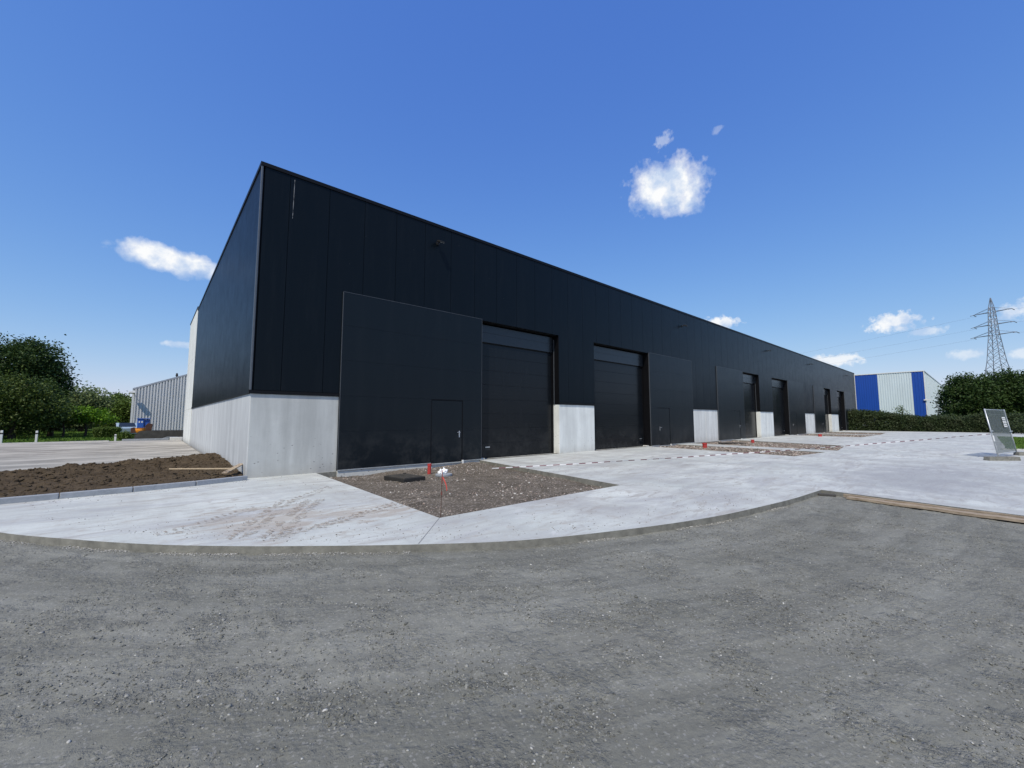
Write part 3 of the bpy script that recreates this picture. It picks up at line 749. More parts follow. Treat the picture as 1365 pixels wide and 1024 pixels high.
# entrance panels with personnel doors
for (a,b), (da,db), (ga,gb2) in zip(panels, doors, gates):
    q = WB(); zs = [.05,1.23,2.35,3.49,4.62,ZG+.02]
    for j, (z0_, z1_) in enumerate(zip(zs[:-1], zs[1:])):
        segs = [(a+.012, b-.012)] if j > 1 else [(a+.012, da-.035), (db+.035, b-.012)]
        for s0, s1 in segs: q.box(s0, s1, PF, PF+.11, z0_+.0015, z1_-.0015)
    pa = q.build('entrance_panel', M['panel'], bevel=.0015)
    c = WB(); c.box(a+.02, da-.05, PF+.03, WY+.06, .05, ZG+.01); c.box(db+.05, b-.02, PF+.03, WY+.06, .05, ZG+.01); c.box(da-.05, db+.05, PF+.03, WY+.06, 2.36, ZG+.01)
    c.box(da-.05, db+.05, PF+.10, WY+.06, .0, 2.36)
    c.build('panel_core', M['trim'], pa)
    c = WB(); c.box(a, a+.0115, PF-.004, WY-.022, .03, ZG+.03); c.box(b-.0115, b, PF-.004, WY-.022, .03, ZG+.03); c.box(a, b, PF-.004, WY-.022, ZG+.021, ZG+.034)
    c.build('panel_edge', M['trimdark'], pa)
    for u0, u1 in ((a, da-.03),(db+.04, b+.02)): c = WB(); c.box(u0, u1, PF-.02, PF+.02, .018, .046); c.build('drip_flashing', M['galv'], pa)
    d = WB(); d.box(da, db, PF+.012, PF+.06, .0, 2.31); dr = d.build('door', M['panel'], bevel=.004)
    f_ = WB(); f_.box(da-.03,da-.006,PF+.004,PF+.09,.0,2.345); f_.box(db+.006,db+.03,PF+.004,PF+.09,.0,2.345); f_.box(da-.006,db+.006,PF+.004,PF+.09,2.322,2.345); f_.build('door_frame', M['trim'], dr)
    s_ = WB(); s_.box(da-.02, db+.02, PF-.03, PF+.05, -.03, -.002); s_.build('door_sill', M['galv'], dr)
    right = gates[panels.index((a,b))][0] >= b-.01
    hx = db-.12 if right else da+.12
    h_ = WB(); h_.box(hx-.02, hx+.02, PF+.0, PF+.013, .93, 1.17)
    h_.tube([(hx,PF+.0,1.12),(hx,PF-.055,1.12),(hx-(.13 if right else -.13),PF-.055,1.12)], .011, 8)
    h_.build('handle', M['alu'], dr)
    bl = WB(); bl.box(db+.0, db+.07, PF-.05, PF+.0, -.08, .06); bl.build('frame_foot', M['white'])
# white streak of sealant on the cladding near the corner
sk = WB(); rr = random.Random(5); zz = TOP-.21
while zz > 7.6:
    l = rr.uniform(.05,.12); w_ = rr.choice((.003,.016,.02,.012,.003)); cx_ = 2.905-(TOP-zz)*.012
    k = len(sk.v); sk.v += [(cx_-w_/2, WY-.0225, zz), (cx_+w_/2, WY-.0225, zz)]
    if k: sk.f.append((k-2, k-1, k+1, k))
    zz -= l
sk.build('sealant_streak', simple('grey_sealant', (.22,.22,.22), .6))

# wall lamps
lamps = [(7.9,8.32,'black floodlight on the cladding above the first entrance panel, nearest the corner'),
         (27.35,8.05,'black floodlight above the second entrance panel with its door left of centre'),
         (44.4,8.2,'black floodlight above the concrete plinth between the third and fourth garage doors'),
         (59.0,8.2,'black floodlight high on the wall left of the fifth entrance panel'),
         (78.5,8.2,'farthest black floodlight, above the last entrance panel')]
def make_lamp(x, z, lab):
    t = thing('floodlight', lab, 'floodlight', (x, WY-.02, z), 0, 'black floodlights along the front wall')
    b_ = MB(); b_.box(-.06,.06,-.03,0,-.06,.06); b_.tube([(0,-.03,0),(0,-.12,.01)], .022, 8); b_.build('bracket', M['blacksteel'], t)
    h = MB(); h.obox((0,-.23,-.01), (1,0,0), (0,.94,.34), (0,-.34,.94), .11, .12, .03)
    ho = h.build('lamp_head', M['blacksteel'], t, bevel=.012)
    fn_ = MB()
    for k in range(7): fn_.obox((-.09+.03*k,-.219,.026), (1,0,0), (0,.94,.34), (0,-.34,.94), .004, .09, .014)
    fn_.build('cooling_fins', M['blacksteel'], ho)
    g_ = MB(); g_.obox((0,-.243,-.043), (1,0,0), (0,.94,.34), (0,-.34,.94),   .09, .10, .004); g_.build('glass', M['lens'], t)
for l in lamps: make_lamp(*l)

# ------------------------------------------------------------------ small things by the near plot
t = thing('manhole', 'square dark manhole cover raised on its frame in the soil plot', 'manhole', (5.66,11.2,-.12), R(8))
q = MB(); q.box(-.37,.37,-.50,.50,-.05,.085); q.build('manhole_frame', M['manhole'], t, bevel=.015)
q = MB(); q.box(-.32,.32,-.45,.45,.085,.10)
for i in range(-4,5): q.box(-.29,.29,i*.1-.008,i*.1+.008,.1,.106)
lid = q.build('cover', M['cover'], t)
q = MB(); q.tube([(.24,.3,.102),(.24,.3,.125),(.16,.3,.125),(.16,.3,.102)], .009, 6); q.build('lifting_ring', M['blacksteel'], lid)
def pipe(x, y, zb, h, r, lab, lean=(0,0)):
    q = MB(); n = 20
    for ring, (rad, zz) in enumerate(((r,zb),(r,zb+h*.78),(r*1.12,zb+h*.8),(r*1.12,zb+h),(r*.92,zb+h),(r*.92,zb))):
        for k in range(n):
            a_ = 2*math.pi*k/n; q.v.append((rad*math.cos(a_)+lean[0]*(zz-zb), rad*math.sin(a_)+lean[1]*(zz-zb), zz-zb))
    for ring in range(5):
        for k in range(n): q.f.append((ring*n+k, ring*n+(k+1)%n, (ring+1)*n+(k+1)%n, (ring+1)*n+k))
    o = q.build('drain_pipe', M['red'], smooth=False); o.location = (x,y,zb)
    tag(o, lab, 'pipe', 'red pipe ends standing out of the soil plots')
pipe(6.78,11.75,-.15,.35,.058, 'upright red plastic pipe end beside the white crumpled foil', (.03,0))
pipe(23.9,10.6,-.12,.40,.12, 'short wide red pipe end in front of the second concrete plinth')
pipe(31.9,10.8,-.08,.28,.10, 'small red pipe end in the brown rubble before the third entrance panel')
pipe(48.1,10.4,-.10,.32,.15, 'farthest red pipe end, beside the fourth unit')
# crumpled foil
bm = bmesh.new(); bmesh.ops.create_icosphere(bm, subdivisions=4, radius=1)
rs = random.Random(9); 
for v in bm.verts:
    p = v.co; k = 1+.55*(math.sin(5*p.x+1)*math.sin(6*p.y+2)*math.sin(5*p.z))+.16*math.sin(17*p.x+13*p.z)*math.sin(15*p.y)
    v.co = Vector((p.x*.145*k, p.y*.12*k, max(p.z,-.15)*.15*k)); v.co.z *= 1.25 if p.x > .1 else .7
me = bpy.data.meshes.new('crumpled_foil'); bm.to_mesh(me); bm.free(); me.materials.append(M['bag'])
o = bpy.data.objects.new('crumpled_foil', me); COL.objects.link(o); o.location = (6.95,11.25,-.07); o.rotation_euler = (0,0,.5)
tag(o, 'crumpled white plastic foil lying by the red pipe', 'plastic foil')
q = MB(); q.v = [(math.cos(a)*.27, math.sin(a)*.24, z) for z in (-.03,.03) for a in np.linspace(0,2*math.pi,25)[:-1]]
q.f = [tuple(range(24,48)), tuple(reversed(range(24)))]+[(k,(k+1)%24,24+(k+1)%24,24+k) for k in range(24)]
o = q.build('round_lid', M['kerb'], bevel=.008); o.location = (6.95,11.15,-.10); tag(o, 'flat round grey concrete lid under the white foil', 'lid')
# stake
t = thing('marker_stake', 'thin rusty stake with a red tape ribbon at the tip of the soil plot', 'stake', (3.76,6.12,-.17))
q = MB(); q.tube([(0,0,-.1),(.012,.0,.45),(.03,.01,.90)], .006, 6); q.build('rod', M['rust'], t)
q = MB()
def ribbon(mb, pts, wd, ax=(0,0,1)):
    b0 = len(mb.v); ax = Vector(ax)*wd/2
    for p in pts: mb.v += [tuple(Vector(p)-ax), tuple(Vector(p)+ax)]
    for i in range(len(pts)-1): mb.f.append((b0+2*i,b0+2*i+2,b0+2*i+3,b0+2*i+1))
q.tube([(.024,.008,.66),(.03,.012,.76),(.03,.01,.91)], [.007,.010,.006], 6)
ribbon(q, [(.035,.0,.80),(.05,-.02,.75),(.072,-.045,.68),(.085,-.055,.60),(.085,-.05,.57)], .020, (.6,-.5,.4))
q.tube([(.018,.004,.50),(.02,.006,.56)], .009, 6)
q.build('ribbon', M['tapered'], t)
# flat dark plate in plot 2
q = MB(); q.box(-.8,.8,-.28,.28,0,.07); o = q.build('steel_plate', M['manhole'], bevel=.008); o.location = (29.8,11.4,-.02); o.rotation_euler = (0,0,R(-60)); tag(o, 'dark flat manhole plate in the rubble before the third entrance panel', 'plate')
# timber on the soil
q = MB(); d = Vector((1.30,-1.05,0)).normalized(); q.obox((0,0,0), d, (-d.y,d.x,0), (0,0,1), .85, .018, .014)
o = q.build('timber_lath', M['lightwood']); o.location = (1.12,13.80,.30); tag(o, 'long pale timber lath lying on the brown soil heap', 'timber')
q = MB(); q.obox((0,0,0), (.55,.75,.18), (-.75,.55,0), (0,-.2,1), .42, .07, .012); o = q.build('rough_board', M['wood'])
o.location = (1.80,13.68,.27); tag(o, 'short rough brown board resting on soil by the wall corner', 'board')
# edge planks at the right
def plank(p0, p1, wd, hh, z, lab, nm='formwork_plank'):
    a, b = Vector((*p0,z)), Vector((*p1,z)); d = b-a; q = MB(); n = 14
    for i in range(n+1):
        s_ = -d.length/2+d.length*i/n; bow = .012*math.sin(i*.9+wd*30)
        for yy, zz2 in ((-wd/2,0),(wd/2,0),(wd/2,hh),(-wd/2,hh)): q.v.append((s_, yy+bow, zz2+.006*math.sin(i*1.7)))
    for i in range(n):
        for k in range(4): q.f.append((i*4+k, i*4+(k+1)%4, i*4+4+(k+1)%4, i*4+4+k))
    q.f += [(0,1,2,3), (n*4+3,n*4+2,n*4+1,n*4)]
    o = q.build(nm, M['wood'], bevel=.004); o.location = (a+b)/2; o.rotation_euler = (0,0,math.atan2(d.y,d.x)); tag(o, lab, 'plank', 'weathered planks along the slab edge')
plank((11.30,2.02),(10.62,-1.7), .15, .05, -.08, 'wide weathered plank lying on gravel against the straight slab edge')
plank((11.42,2.12),(10.80,-1.6), .035, .075, -.08, 'narrow plank standing on edge between wide plank and concrete slab')
q = MB(); q.box(-.16,.16,-.04,.04,0,.035); o = q.build('dark_offcut', M['asph']); o.location = (11.45,2.42,-.085); o.rotation_euler = (0,0,R(-70)); tag(o, 'small dark offcut lying beyond the end of the planks', 'offcut')

# barrier tape from the fence panel down to the slab
A = Vector((8.3,10.45,.02)); B = Vector((26.62,-.10,.97)); L = (B-A).length
t = thing('barrier_tape', 'red and white barrier tape running from the fence panel across the slab', 'tape', tuple(A))
d = (B-A)/L; side = Vector((-d.y,d.x,0)).normalized(); n = int(L/.225)
def tpos(s_): 
    u = s_/L; p = d*s_; p.z += -.16*4*u*(1-u)*.5; p += side*.03*math.sin(s_*1.7); p.z = max(p.z, -.005+.01*math.sin(s_*3)) ; return p
q = MB()
for i in range(n*2+1):
    s0 = L*i/(2*n); tw = .5*math.sin(s0*.9)+.15*math.sin(s0*4); ax = (Vector((0,0,1))*math.cos(tw)+side*math.sin(tw))*.015
    p = tpos(s0); p.z += .03; q.v += [tuple(p-ax), tuple(p+ax)]
    if i: q.f.append((2*i-2, 2*i, 2*i+1, 2*i-1))
o = q.build('striped_band', M['tapewhite'], t); o.data.materials.append(M['tapedark'])
for i, p_ in enumerate(o.data.polygons): p_.material_index = (i//2)%2

# ------------------------------------------------------------------ fence panel
P0 = Vector((26.65,-.29,0)); P1 = Vector((29.5,-.88,0)); dx = (P1-P0).normalized(); lean = Vector((.02,.125,1)).normalized(); Lf = (P1-P0).length
t = thing('site_fence_panel', 'leaning construction fence panel with dark netting and white sign sheets', 'fence panel', tuple(P0))
q = MB(); HF = 2.08
for s_ in (0,Lf): q.tube([dx*s_+Vector((0,0,.05)), dx*s_+lean*HF], .024, 10)
for h in (.16,1.0,HF-.03): q.tube([dx*.0+lean*h, dx*Lf+lean*h], .016 if h != 1.0 else .008, 8)
q.build('tube_frame', M['galv'], t, smooth=True)
q = MB()
for i in range(1,26): s_ = Lf*i/26; q.tube([dx*s_+lean*.16, dx*s_+lean*(HF-.03)], .0028, 4, False)
for i in range(1,9): h = .16+(HF-.19)*i/9; q.tube([lean*h, dx*Lf+lean*h], .0028, 4, False)
q.build('wire_mesh', M['galv'], t)
nrm = dx.cross(lean).normalized()
if nrm.dot(Vector((-1,0,0))) < 0: nrm = -nrm
q = MB(); nx, nz = 24, 14
for j in range(nz+1):
    for i in range(nx+1):
        p = dx*(Lf*(.01+.98*i/nx))+lean*(.20+(HF-.26)*j/nz)+nrm*(.02+.018*math.sin(i*1.3+j*.4)*math.sin(j*.9)); q.v.append(tuple(p))
for j in range(nz):
    for i in range(nx): b0 = j*(nx+1)+i; q.f.append((b0,b0+1,b0+nx+2,b0+nx+1))
q.build('netting', M['net'], t)
q = MB()
for k in range(3): q.obox(dx*2.15+lean*(1.66-k*.16)+nrm*.055, dx, nrm, lean, .24, .003, .062)
sg = q.build('sign_sheet', M['white'], t)
q = MB(); rr = random.Random(2)
for k in range(3):
    xx = -.20
    while xx < .17:
        wl = rr.uniform(.02,.05); q.obox(dx*(2.15+xx+wl/2)+lean*(1.66-k*.16)+nrm*.0595, dx, nrm, lean, wl/2, .001, .012); xx += wl+.02
q.build('sign_print', M['blacksteel'], sg)
for s_, h in ((0,1.13),(Lf,1.08),(0,.82)):
    q = MB(); c = dx*s_+lean*h; q.obox(c+nrm*.04-dx*.08, dx, nrm, lean, .20 if h > 1 else .06, .012, .025 if h > 1 else .12); q.build('clamp', M['white'] if h < 1 else M['galv'], t, bevel=.004)
def foot(x, y, rz, lab, lx=.62):
    q = MB(); q.prism([(-lx,0),(lx,0),(lx-.03,.15),(-lx+.03,.15)], 'y', -.12, .12)
    o = q.build('fence_foot', M['edgeconc'], bevel=.02); o.location = (x,y,.0); o.rotation_euler = (0,0,rz)
    tag(o, lab, 'fence foot', 'concrete feet of the fence panel')
foot(25.35,-.36, R(-41), 'long grey concrete block in front of the fence panel left post')
foot(29.9,-1.25, R(-41), 'concrete block under the fence panel right post at the photo edge')

# ------------------------------------------------------------------ foliage
def leaves(clumps, per, rc, size, flat_=.8):
    """clumps (n,3) -> leaf quads gathered in clumps"""
    n = len(clumps)*per
    c = np.repeat(clumps, per, 0)+rng.normal(0,1,(n,3))*np.array([rc,rc,rc*flat_])
    nr = rng.normal(0,1,(n,3)); nr[:,2] += .6; nr /= np.linalg.norm(nr,axis=1,keepdims=True)
    t = np.cross(nr, rng.normal(0,1,(n,3))); t /= np.linalg.norm(t,axis=1,keepdims=True); b = np.cross(nr,t)
    s = size*rng.uniform(.55,1.3,(n,1)); t = t*s; b = b*s*.62
    V = np.stack([c-t, c-b*.9+t*.1, c+t, c+b*.9+t*.1],1).reshape(-1,3)
    return V, np.arange(n*4).reshape(-1,4)
def blobclumps(blobs, dens, shell=.55, gap=.0, seed=0):
    out = []
    for cx, cy, cz, rx, ry, rz in blobs:
        n = max(6, int(dens*(rx*ry+ry*rz+rx*rz)))
        d = rng.normal(0,1,(n,3)); d /= np.linalg.norm(d,axis=1,keepdims=True)
        r = shell+(1-shell)*rng.uniform(0,1,(n,1))**.6; r *= 1+.16*np.sin(d[:,:1]*5+cx)*np.cos(d[:,2:]*4+cy)
        out.append(np.array([cx,cy,cz])+d*r*np.array([rx,ry,rz]))
    return np.concatenate(out)
def tree(name, label, cat, loc, blobs, trunk, leafm, leaf=.14, dens=9, per=26, rc=.38, shell=.45, group=None, limbs=6, zmin=.3, tw=.2):
    t = thing(name, label, cat, loc, 0, group)
    c = blobclumps(blobs, dens, shell); c = c[c[:,2] > zmin]
    V, F = leaves(c, per, rc, leaf); npmesh('crown', V, F, leafm, t)
    q = MB(); top = trunk
    q.tube([(0,0,-.3),(.05,0,top*.3),(-.05,.05,top*.7),(0,0,top)], [tw*1.25,tw,tw*.8,tw*.5], 10)
    rr = random.Random(int(abs(loc[0])*100))
    for i in range(limbs):
        b0 = rr.choice(blobs); z0 = top*rr.uniform(.45,.95)
        e = Vector((b0[0],b0[1],b0[2]))+Vector((rr.uniform(-.5,.5)*b0[3], rr.uniform(-.5,.5)*b0[4], rr.uniform(-.2,.6)*b0[5]))
        s = Vector((0,0,z0)); mdl = s.lerp(e,.5)+Vector((0,0,.3))
        q.tube([s, mdl, e], [tw*.5, tw*.3, tw*.1], 6)
    q.build('trunk', M['bark'], t)
    return t
# left park
tree('broadleaf_tree', 'tallest dark green tree at the left edge with rounded crown', 'tree', (-11.6,68,0),
     [(0,0,7.3,3.2,3.4,3.1),(1.6,0,8.1,2.3,2.5,2.4),(2.9,0,6.9,1.5,2.0,1.7),(3.7,0,5.6,1.0,1.4,.8),(-3,0,6.6,3.4,3,3.2),(2.6,0,4.6,1.9,2.4,1.5),(0,0,4.4,3.2,3,2),(-3,0,3.8,3.4,3,2.2),(1.6,-.5,3.0,2.2,2.3,1.7)], 6.5, M['leaf_dark'], .135, 7.5, 46, .42, .35, limbs=9, tw=.38, zmin=1)
tree('copper_tree', 'low dense tree with paler sprays of leaves at the far left, before the tallest tree', 'tree', (-9.2,57,0),
     [(0,0,3.9,2.3,2.2,1.8),(1.5,0,2.7,1.9,1.9,1.5),(-1.8,0,3.0,2.4,2,1.9),(0,0,1.6,3.0,2.0,1.3)], 3.2, M['leaf_deep'], .11, 8, 46, .36, .4, limbs=6, tw=.22)
tree('bushy_tree', 'dark bushy tree reaching to the lawn, right of the tallest tree', 'tree', (-7.5,62,0),
     [(-.3,0,3.2,1.3,1.9,1.5),(.2,0,2.0,1.5,1.9,1.3),(-1.2,0,1.5,1.8,1.8,1.3),(-.3,0,4.4,.9,1.2,.9)], 3.2, M['leaf_dark'], .14, 9, 26, .34, .4, limbs=5, tw=.2)
tree('willow_tree', 'rounded pale green willow behind the lawn', 'willow', (-7.5,86,0),
     [(0,0,4.6,2.2,2.4,1.9),(1.2,0,3.9,1.9,2.2,1.8),(-1.4,0,3.6,1.9,2.2,1.8),(0,0,2.2,3.0,2.4,1.6)], 3.6, M['leaf_willow'], .17, 8, 26, .42, .45, limbs=6, tw=.28)
tree('ornamental_tree', 'small bright green flat-topped tree standing on the lawn', 'tree', (-4.95,61,-.1),
     [(0,0,2.2,1.9,1.7,.62),(-1.0,0,1.9,1.2,1.2,.55),(1.1,0,1.8,1.2,1.2,.5),(0,0,2.55,.9,.9,.35)], 1.9, M['leaf_bright'], .12, 14, 24, .24, .3, limbs=6, tw=.10, zmin=1.15)
tree('slim_tree', 'thin dark-trunked tree between lawn and the bright small tree', 'tree', (-6.4,60,-.1),
     [(0,0,2.4,1.2,1.1,.7),(.3,0,1.9,.9,.9,.5)], 2.0, M['leaf_mid'], .12, 12, 22, .22, .3, limbs=4, tw=.08, zmin=1.1)
tree('woodland_tree', 'mid green tree behind the clipped hedge, left of the silver shed', 'tree', (-4.6,96,0),
     [(0,0,4.0,1.9,2.4,2.0),(1.3,0,3.4,1.5,2,2.2),(-1.0,0,2.4,2.2,2.2,1.6)], 4, M['leaf_mid'], .18, 8, 24, .42, .4, limbs=5, tw=.25)
tree('woodland_tree', 'yellowish green tree directly left of the silver shed', 'tree', (-3.0,84,0),
     [(0,0,3.3,1.2,1.7,1.6),(.6,0,2.6,1.4,1.7,1.7),(-.6,0,1.6,1.5,1.7,1.2)], 3.4, M['leaf_mid'], .16, 9, 24, .36, .4, limbs=5, tw=.2)
tree('poplar_tree', 'thin open treetop rising behind the woodland trees', 'tree', (-5.3,118,0),
     [(0,0,6.3,1.0,1.2,1.3),(.9,0,5.7,1.0,1.2,1.2),(-.2,0,4.4,1.6,1.6,2.0),(0,0,2.4,2.2,2,2)], 6.8, M['leaf_dark'], .17, 5, 16, .30, .3, limbs=7, tw=.18)
for i, (x, y, h, lab) in enumerate(((-17.5,58,11.5,'tall dark tree beyond the left edge of the photo, nearest the yard'),(-23,49,12,'tall dark tree outside the left edge, farthest from the shed'),(-10.5,92,5.6,'dark woodland tree at the back of the park, behind the willow'), (-14.5,84,7.5,'dark woodland tree hidden behind the tallest tree'), (-1.6,104,5.2,'dark woodland tree partly hidden by the silver shed'),(-19,76,9,'dark woodland tree beyond the left edge of the photo'))):
    tree('woodland_tree', lab, 'tree', (x,y,0), [(0,0,h*.62,2.6,2.6,h*.36),(1,0,h*.35,2.6,2.2,h*.33),(-1.2,0,h*.3,2.4,2.2,h*.3)], h*.6, M['leaf_dark'], .2, 6, 24, .45, .4, limbs=4, tw=.3)
# tree backdrop seen as one far wood
bl = [(x, 118+6*math.sin(x), 1.6, 3.6, 3, 2.6+.8*math.sin(x*1.7)) for x in np.arange(-60,6,4.5)]
V, F = leaves(blobclumps(bl, 3.2, .5), 26, .6, .28); o = npmesh('distant_wood', V, F, M['leaf_dark']); tag(o, 'far dark wood closing off the park at left', 'wood', kind='stuff')
def hedge(name, label, x0, x1, y0, y1, hf, leafm, n, leaf, per=20, rc=.16, rag=.12):
    t_ = rng.uniform(0,1,n); s_ = rng.uniform(0,1,n); face = rng.uniform(0,1,n)
    x = np.where(face < .45, x0+(rng.uniform(0,.12,n))*(x1-x0), x0+s_*(x1-x0)); y = y0+t_*(y1-y0)
    H = hf(x,y); z = np.where(face < .45, rng.uniform(.0,1,n)*H, H*(1-.12*rng.uniform(0,1,n)))+rng.normal(0,rag,n)
    V, F = leaves(np.stack([x,y,np.maximum(z,.05)],-1), per, rc, leaf)
    o = npmesh(name, V, F, leafm); return tag(o, label, 'hedge')
# clipped hedge in the park
n = 900; x = rng.uniform(-3.9,-2.2,n); y = rng.uniform(55.6,57,n); fz = rng.uniform(0,1,n); y = np.where(fz < .5, 55.6+rng.uniform(0,.1,n), y); z = np.where(fz < .5, rng.uniform(.0,.85,n), .82)-.1
V, F = leaves(np.stack([x,y,z],-1), 22, .07, .06); o = npmesh('clipped_hedge', V, F, M['leaf_mid']); tag(o, 'low clipped green hedge on the lawn left of the parked car', 'hedge')
n = 160; V, F = leaves(np.stack([rng.normal(-1.55,.22,n), rng.normal(49,.2,n), np.abs(rng.normal(.1,.2,n))],-1), 20, .07, .05); o = npmesh('small_shrub', V, F, M['leaf_mid']); tag(o, 'small round green shrub in front of the parked car', 'shrub')
# right hedge and large bushes
hf = lambda x, y: 1.45+.60*np.clip((y-7)/4,0,1)+.55*vnoise(y*.55,x*.2,4)-.2+.35*vnoise(y*2.1,x,8)
hedge('long_hedge', 'long ragged dark hedge along the far end of the concrete yard', 78.2, 82, -14, 13.6, hf, M['leaf_hedge'], 9000, .10, 20, .20, .14)
def bush(lab, x, y, h, r, leafm=None, sc_=1):
    tree('broad_bush', lab, 'bush', (x,y,0), [(0,0,h*.55,r,r,h*.42),(r*.4,r*.45,h*.45,r*.75,r*.7,h*.4),(-r*.3,-r*.5,h*.48,r*.8,r*.7,h*.42),(0,0,h*.22,r*1.1,r*1.1,h*.25),(0,.2*r,h*.75,r*.55,r*.6,h*.24)], h*.5, leafm or M['leaf_dark'], .15, 7.5, 44, .42, .5, 'large dark bushes at right', 5, .1, .25)
bush('large rounded dark bush right of the blue and white shed', 94, 1.2, 8.4, 3.0)
bush('large dark bush in front of the pylon', 96, -3.0, 9.0, 3.4)
bush('dark bush at the right edge of the photo beyond the hedge', 97, -8.0, 8.6, 3.8)
tree('low_bush', 'low dense bush behind the fence panel, along the hedge', 'bush', (74,-6.5,0), [(0,0,1.1,1.8,3.2,1.0),(0,3,.9,1.5,2.2,.8),(0,-4,1.1,1.8,3,1.0)], 1, M['leaf_hedge'], .12, 12, 22, .25, .4, limbs=3, zmin=.05, tw=.08)
tree('thin_sapling', 'thin sapling with sparse leaves before the white end wall of the shed', 'sapling', (88,8.3,0), [(0,0,3.2,.9,1.0,.8),(.3,.3,2.6,.7,.8,.6)], 3.4, M['leaf_mid'], .10, 7, 12, .2, .2, limbs=6, tw=.05)
bushes_far = [(x, -30-abs(x-110)*.1, 1.5, 6, 5, 3.2) for x in np.arange(70,200,10)]
V, F = leaves(blobclumps(bushes_far, 1.8, .5), 26, .9, .4); o = npmesh('distant_scrub', V, F, M['leaf_dark']); tag(o, 'far dark scrub beyond the right edge of the yard', 'scrub', kind='stuff')

# ------------------------------------------------------------------ blue and white shed
BX, BY = 109.7, 7.0; BH = 10.9
t = thing('striped_shed', 'large blue and white corrugated shed behind the hedge', 'shed', (BX,BY,0))
def corrugated(axis, a, b, fixed, z0, z1f, pitch, depth, sgn):
    q = MB(); n = max(2,int(abs(b-a)/pitch)); prof = [(0,0),(.42,0),(.5,1),(.92,1)]; pts = []
    for i in range(n):
        for u, h in prof: pts.append((a+(b-a)*(i+u)/n, h*depth*sgn))
    pts.append((b,0))
    for s_, h in pts:
        zt = z1f(s_)
        for z in (z0, zt): q.v.append((fixed+h, s_, z) if axis == 'y' else (s_, fixed+h, z))
    for i in range(len(pts)-1): q.f.append((2*i,2*i+2,2*i+3,2*i+1))
    return q
tops = lambda s_: BH-.16
for a, b, mm in ((0,1.68,'cblue'),(1.68,6.65,'cwhite'),(6.65,11.0,'cblue')):
    corrugated('y', a, b, 0, 0, tops, .34, .06, -1).build('blue_cladding' if mm == 'cblue' else 'white_cladding', M[mm], t)
q = MB(); q.box(.02,.5,11.0,30,0,BH-.2); q.build('wall', M['cwhite'], t)
corrugated('x', .02, 74, 0, 0, tops, .5, .06, -1).build('end_cladding', M['cwhite'], t)
q = MB(); q.box(.1,74,.1,30,-.2,BH-.3); q.build('roof', M['roofgrey'], t)
q = MB(); q.box(-.12,.15,-.12,30,BH-.16,BH); q.box(.15,74.1,-.12,.15,BH-.16,BH-.002); q.box(-.09,.03,-.09,.03,0,BH-.165); q.build('edge_trim', M['white'], t)
q = MB(); q.box(-.08,.3,7.6,10.4,.2,2.1); q.box(-.1,-.08,7.5,10.5,2.1,2.25); q.build('door', M['roofgrey'], t)
q = MB(); q.obox((-.2,-.25,5.3), (0,1,0), (1,0,0), (0,0,1), .5, .12, .10); q.build('wall_lamp', M['white'], t)
for k, xx in enumerate((35,62)): q = MB(); q.box(xx,xx+.7,-.7,-.1,5.6,5.9); q.build('wall_lamp', M['white'], t)

# ------------------------------------------------------------------ silver shed at left
t = thing('corrugated_shed', 'silver vertically corrugated shed left of the warehouse', 'shed', (-1.75,70,0))
slope = .415; eav = 5.35
zt = lambda s_: eav+slope*min(s_,11.2)-slope*max(0,s_-11.2)
corrugated('x', 0, 22.4, 0, -.2, lambda s_: zt(s_)-.02, .29, .17, -1).build('gable_cladding', M['cgrey'], t)
q = MB(); q.prism([(-.1,eav-.04),(11.2,eav+slope*11.2-.0),(22.5,eav-.04),(22.5,eav+.18),(11.2,eav+slope*11.2+.2),(-.1,eav+.18)], 'y', -.15, 30); q.build('roof', M['roofgrey'], t)
q = MB(); q.box(0,.1,.12,30,-.2,eav-.05); q.build('side_wall', M['cgrey'], t)
q = MB(); q.box(-.11,.10,-.16,.115,-.2,eav-.06); q.build('corner_trim', M['white'], t)
q = MB(); q.tube([(4.15,2,6.8),(4.15,2,7.75)], .09, 10); q.tube([(4.15,2,7.5),(4.15,2,7.9)], [.16,.10], 10); q.build('roof_vent', M['blacksteel'], t)
q = MB(); q.tube([(.05,-.1,4.8),(-.1,-.7,4.95)], .035, 8); q.obox((-.12,-.95,4.95), (1,0,0), (0,1,-.2), (0,.2,1), .28, .28, .10); q.build('corner_lamp', M['white'], t)
# dark dock wall in front of it
q = MB(); q.prism([(-1.0,-.2),(3.2,-.2),(3.2,.66),(-.15,.66),(-.65,.62),(-.9,.3)], 'y', 0, 1.2)
o = q.build('dock_wall', M['asph']); o.location = (0,47.6,0); tag(o, 'low dark concrete wall in front of the silver shed', 'low wall')
q = MB(); q.prism([(.9,0),(2.0,0),(1.9,.10),(1.2,.12)], 'y', -.2, .3); o = q.build('rubble_heap', M['kerb']); o.location = (0,46.6,-.0); tag(o, 'small pile of grey debris at the foot of the low dark wall', 'debris')
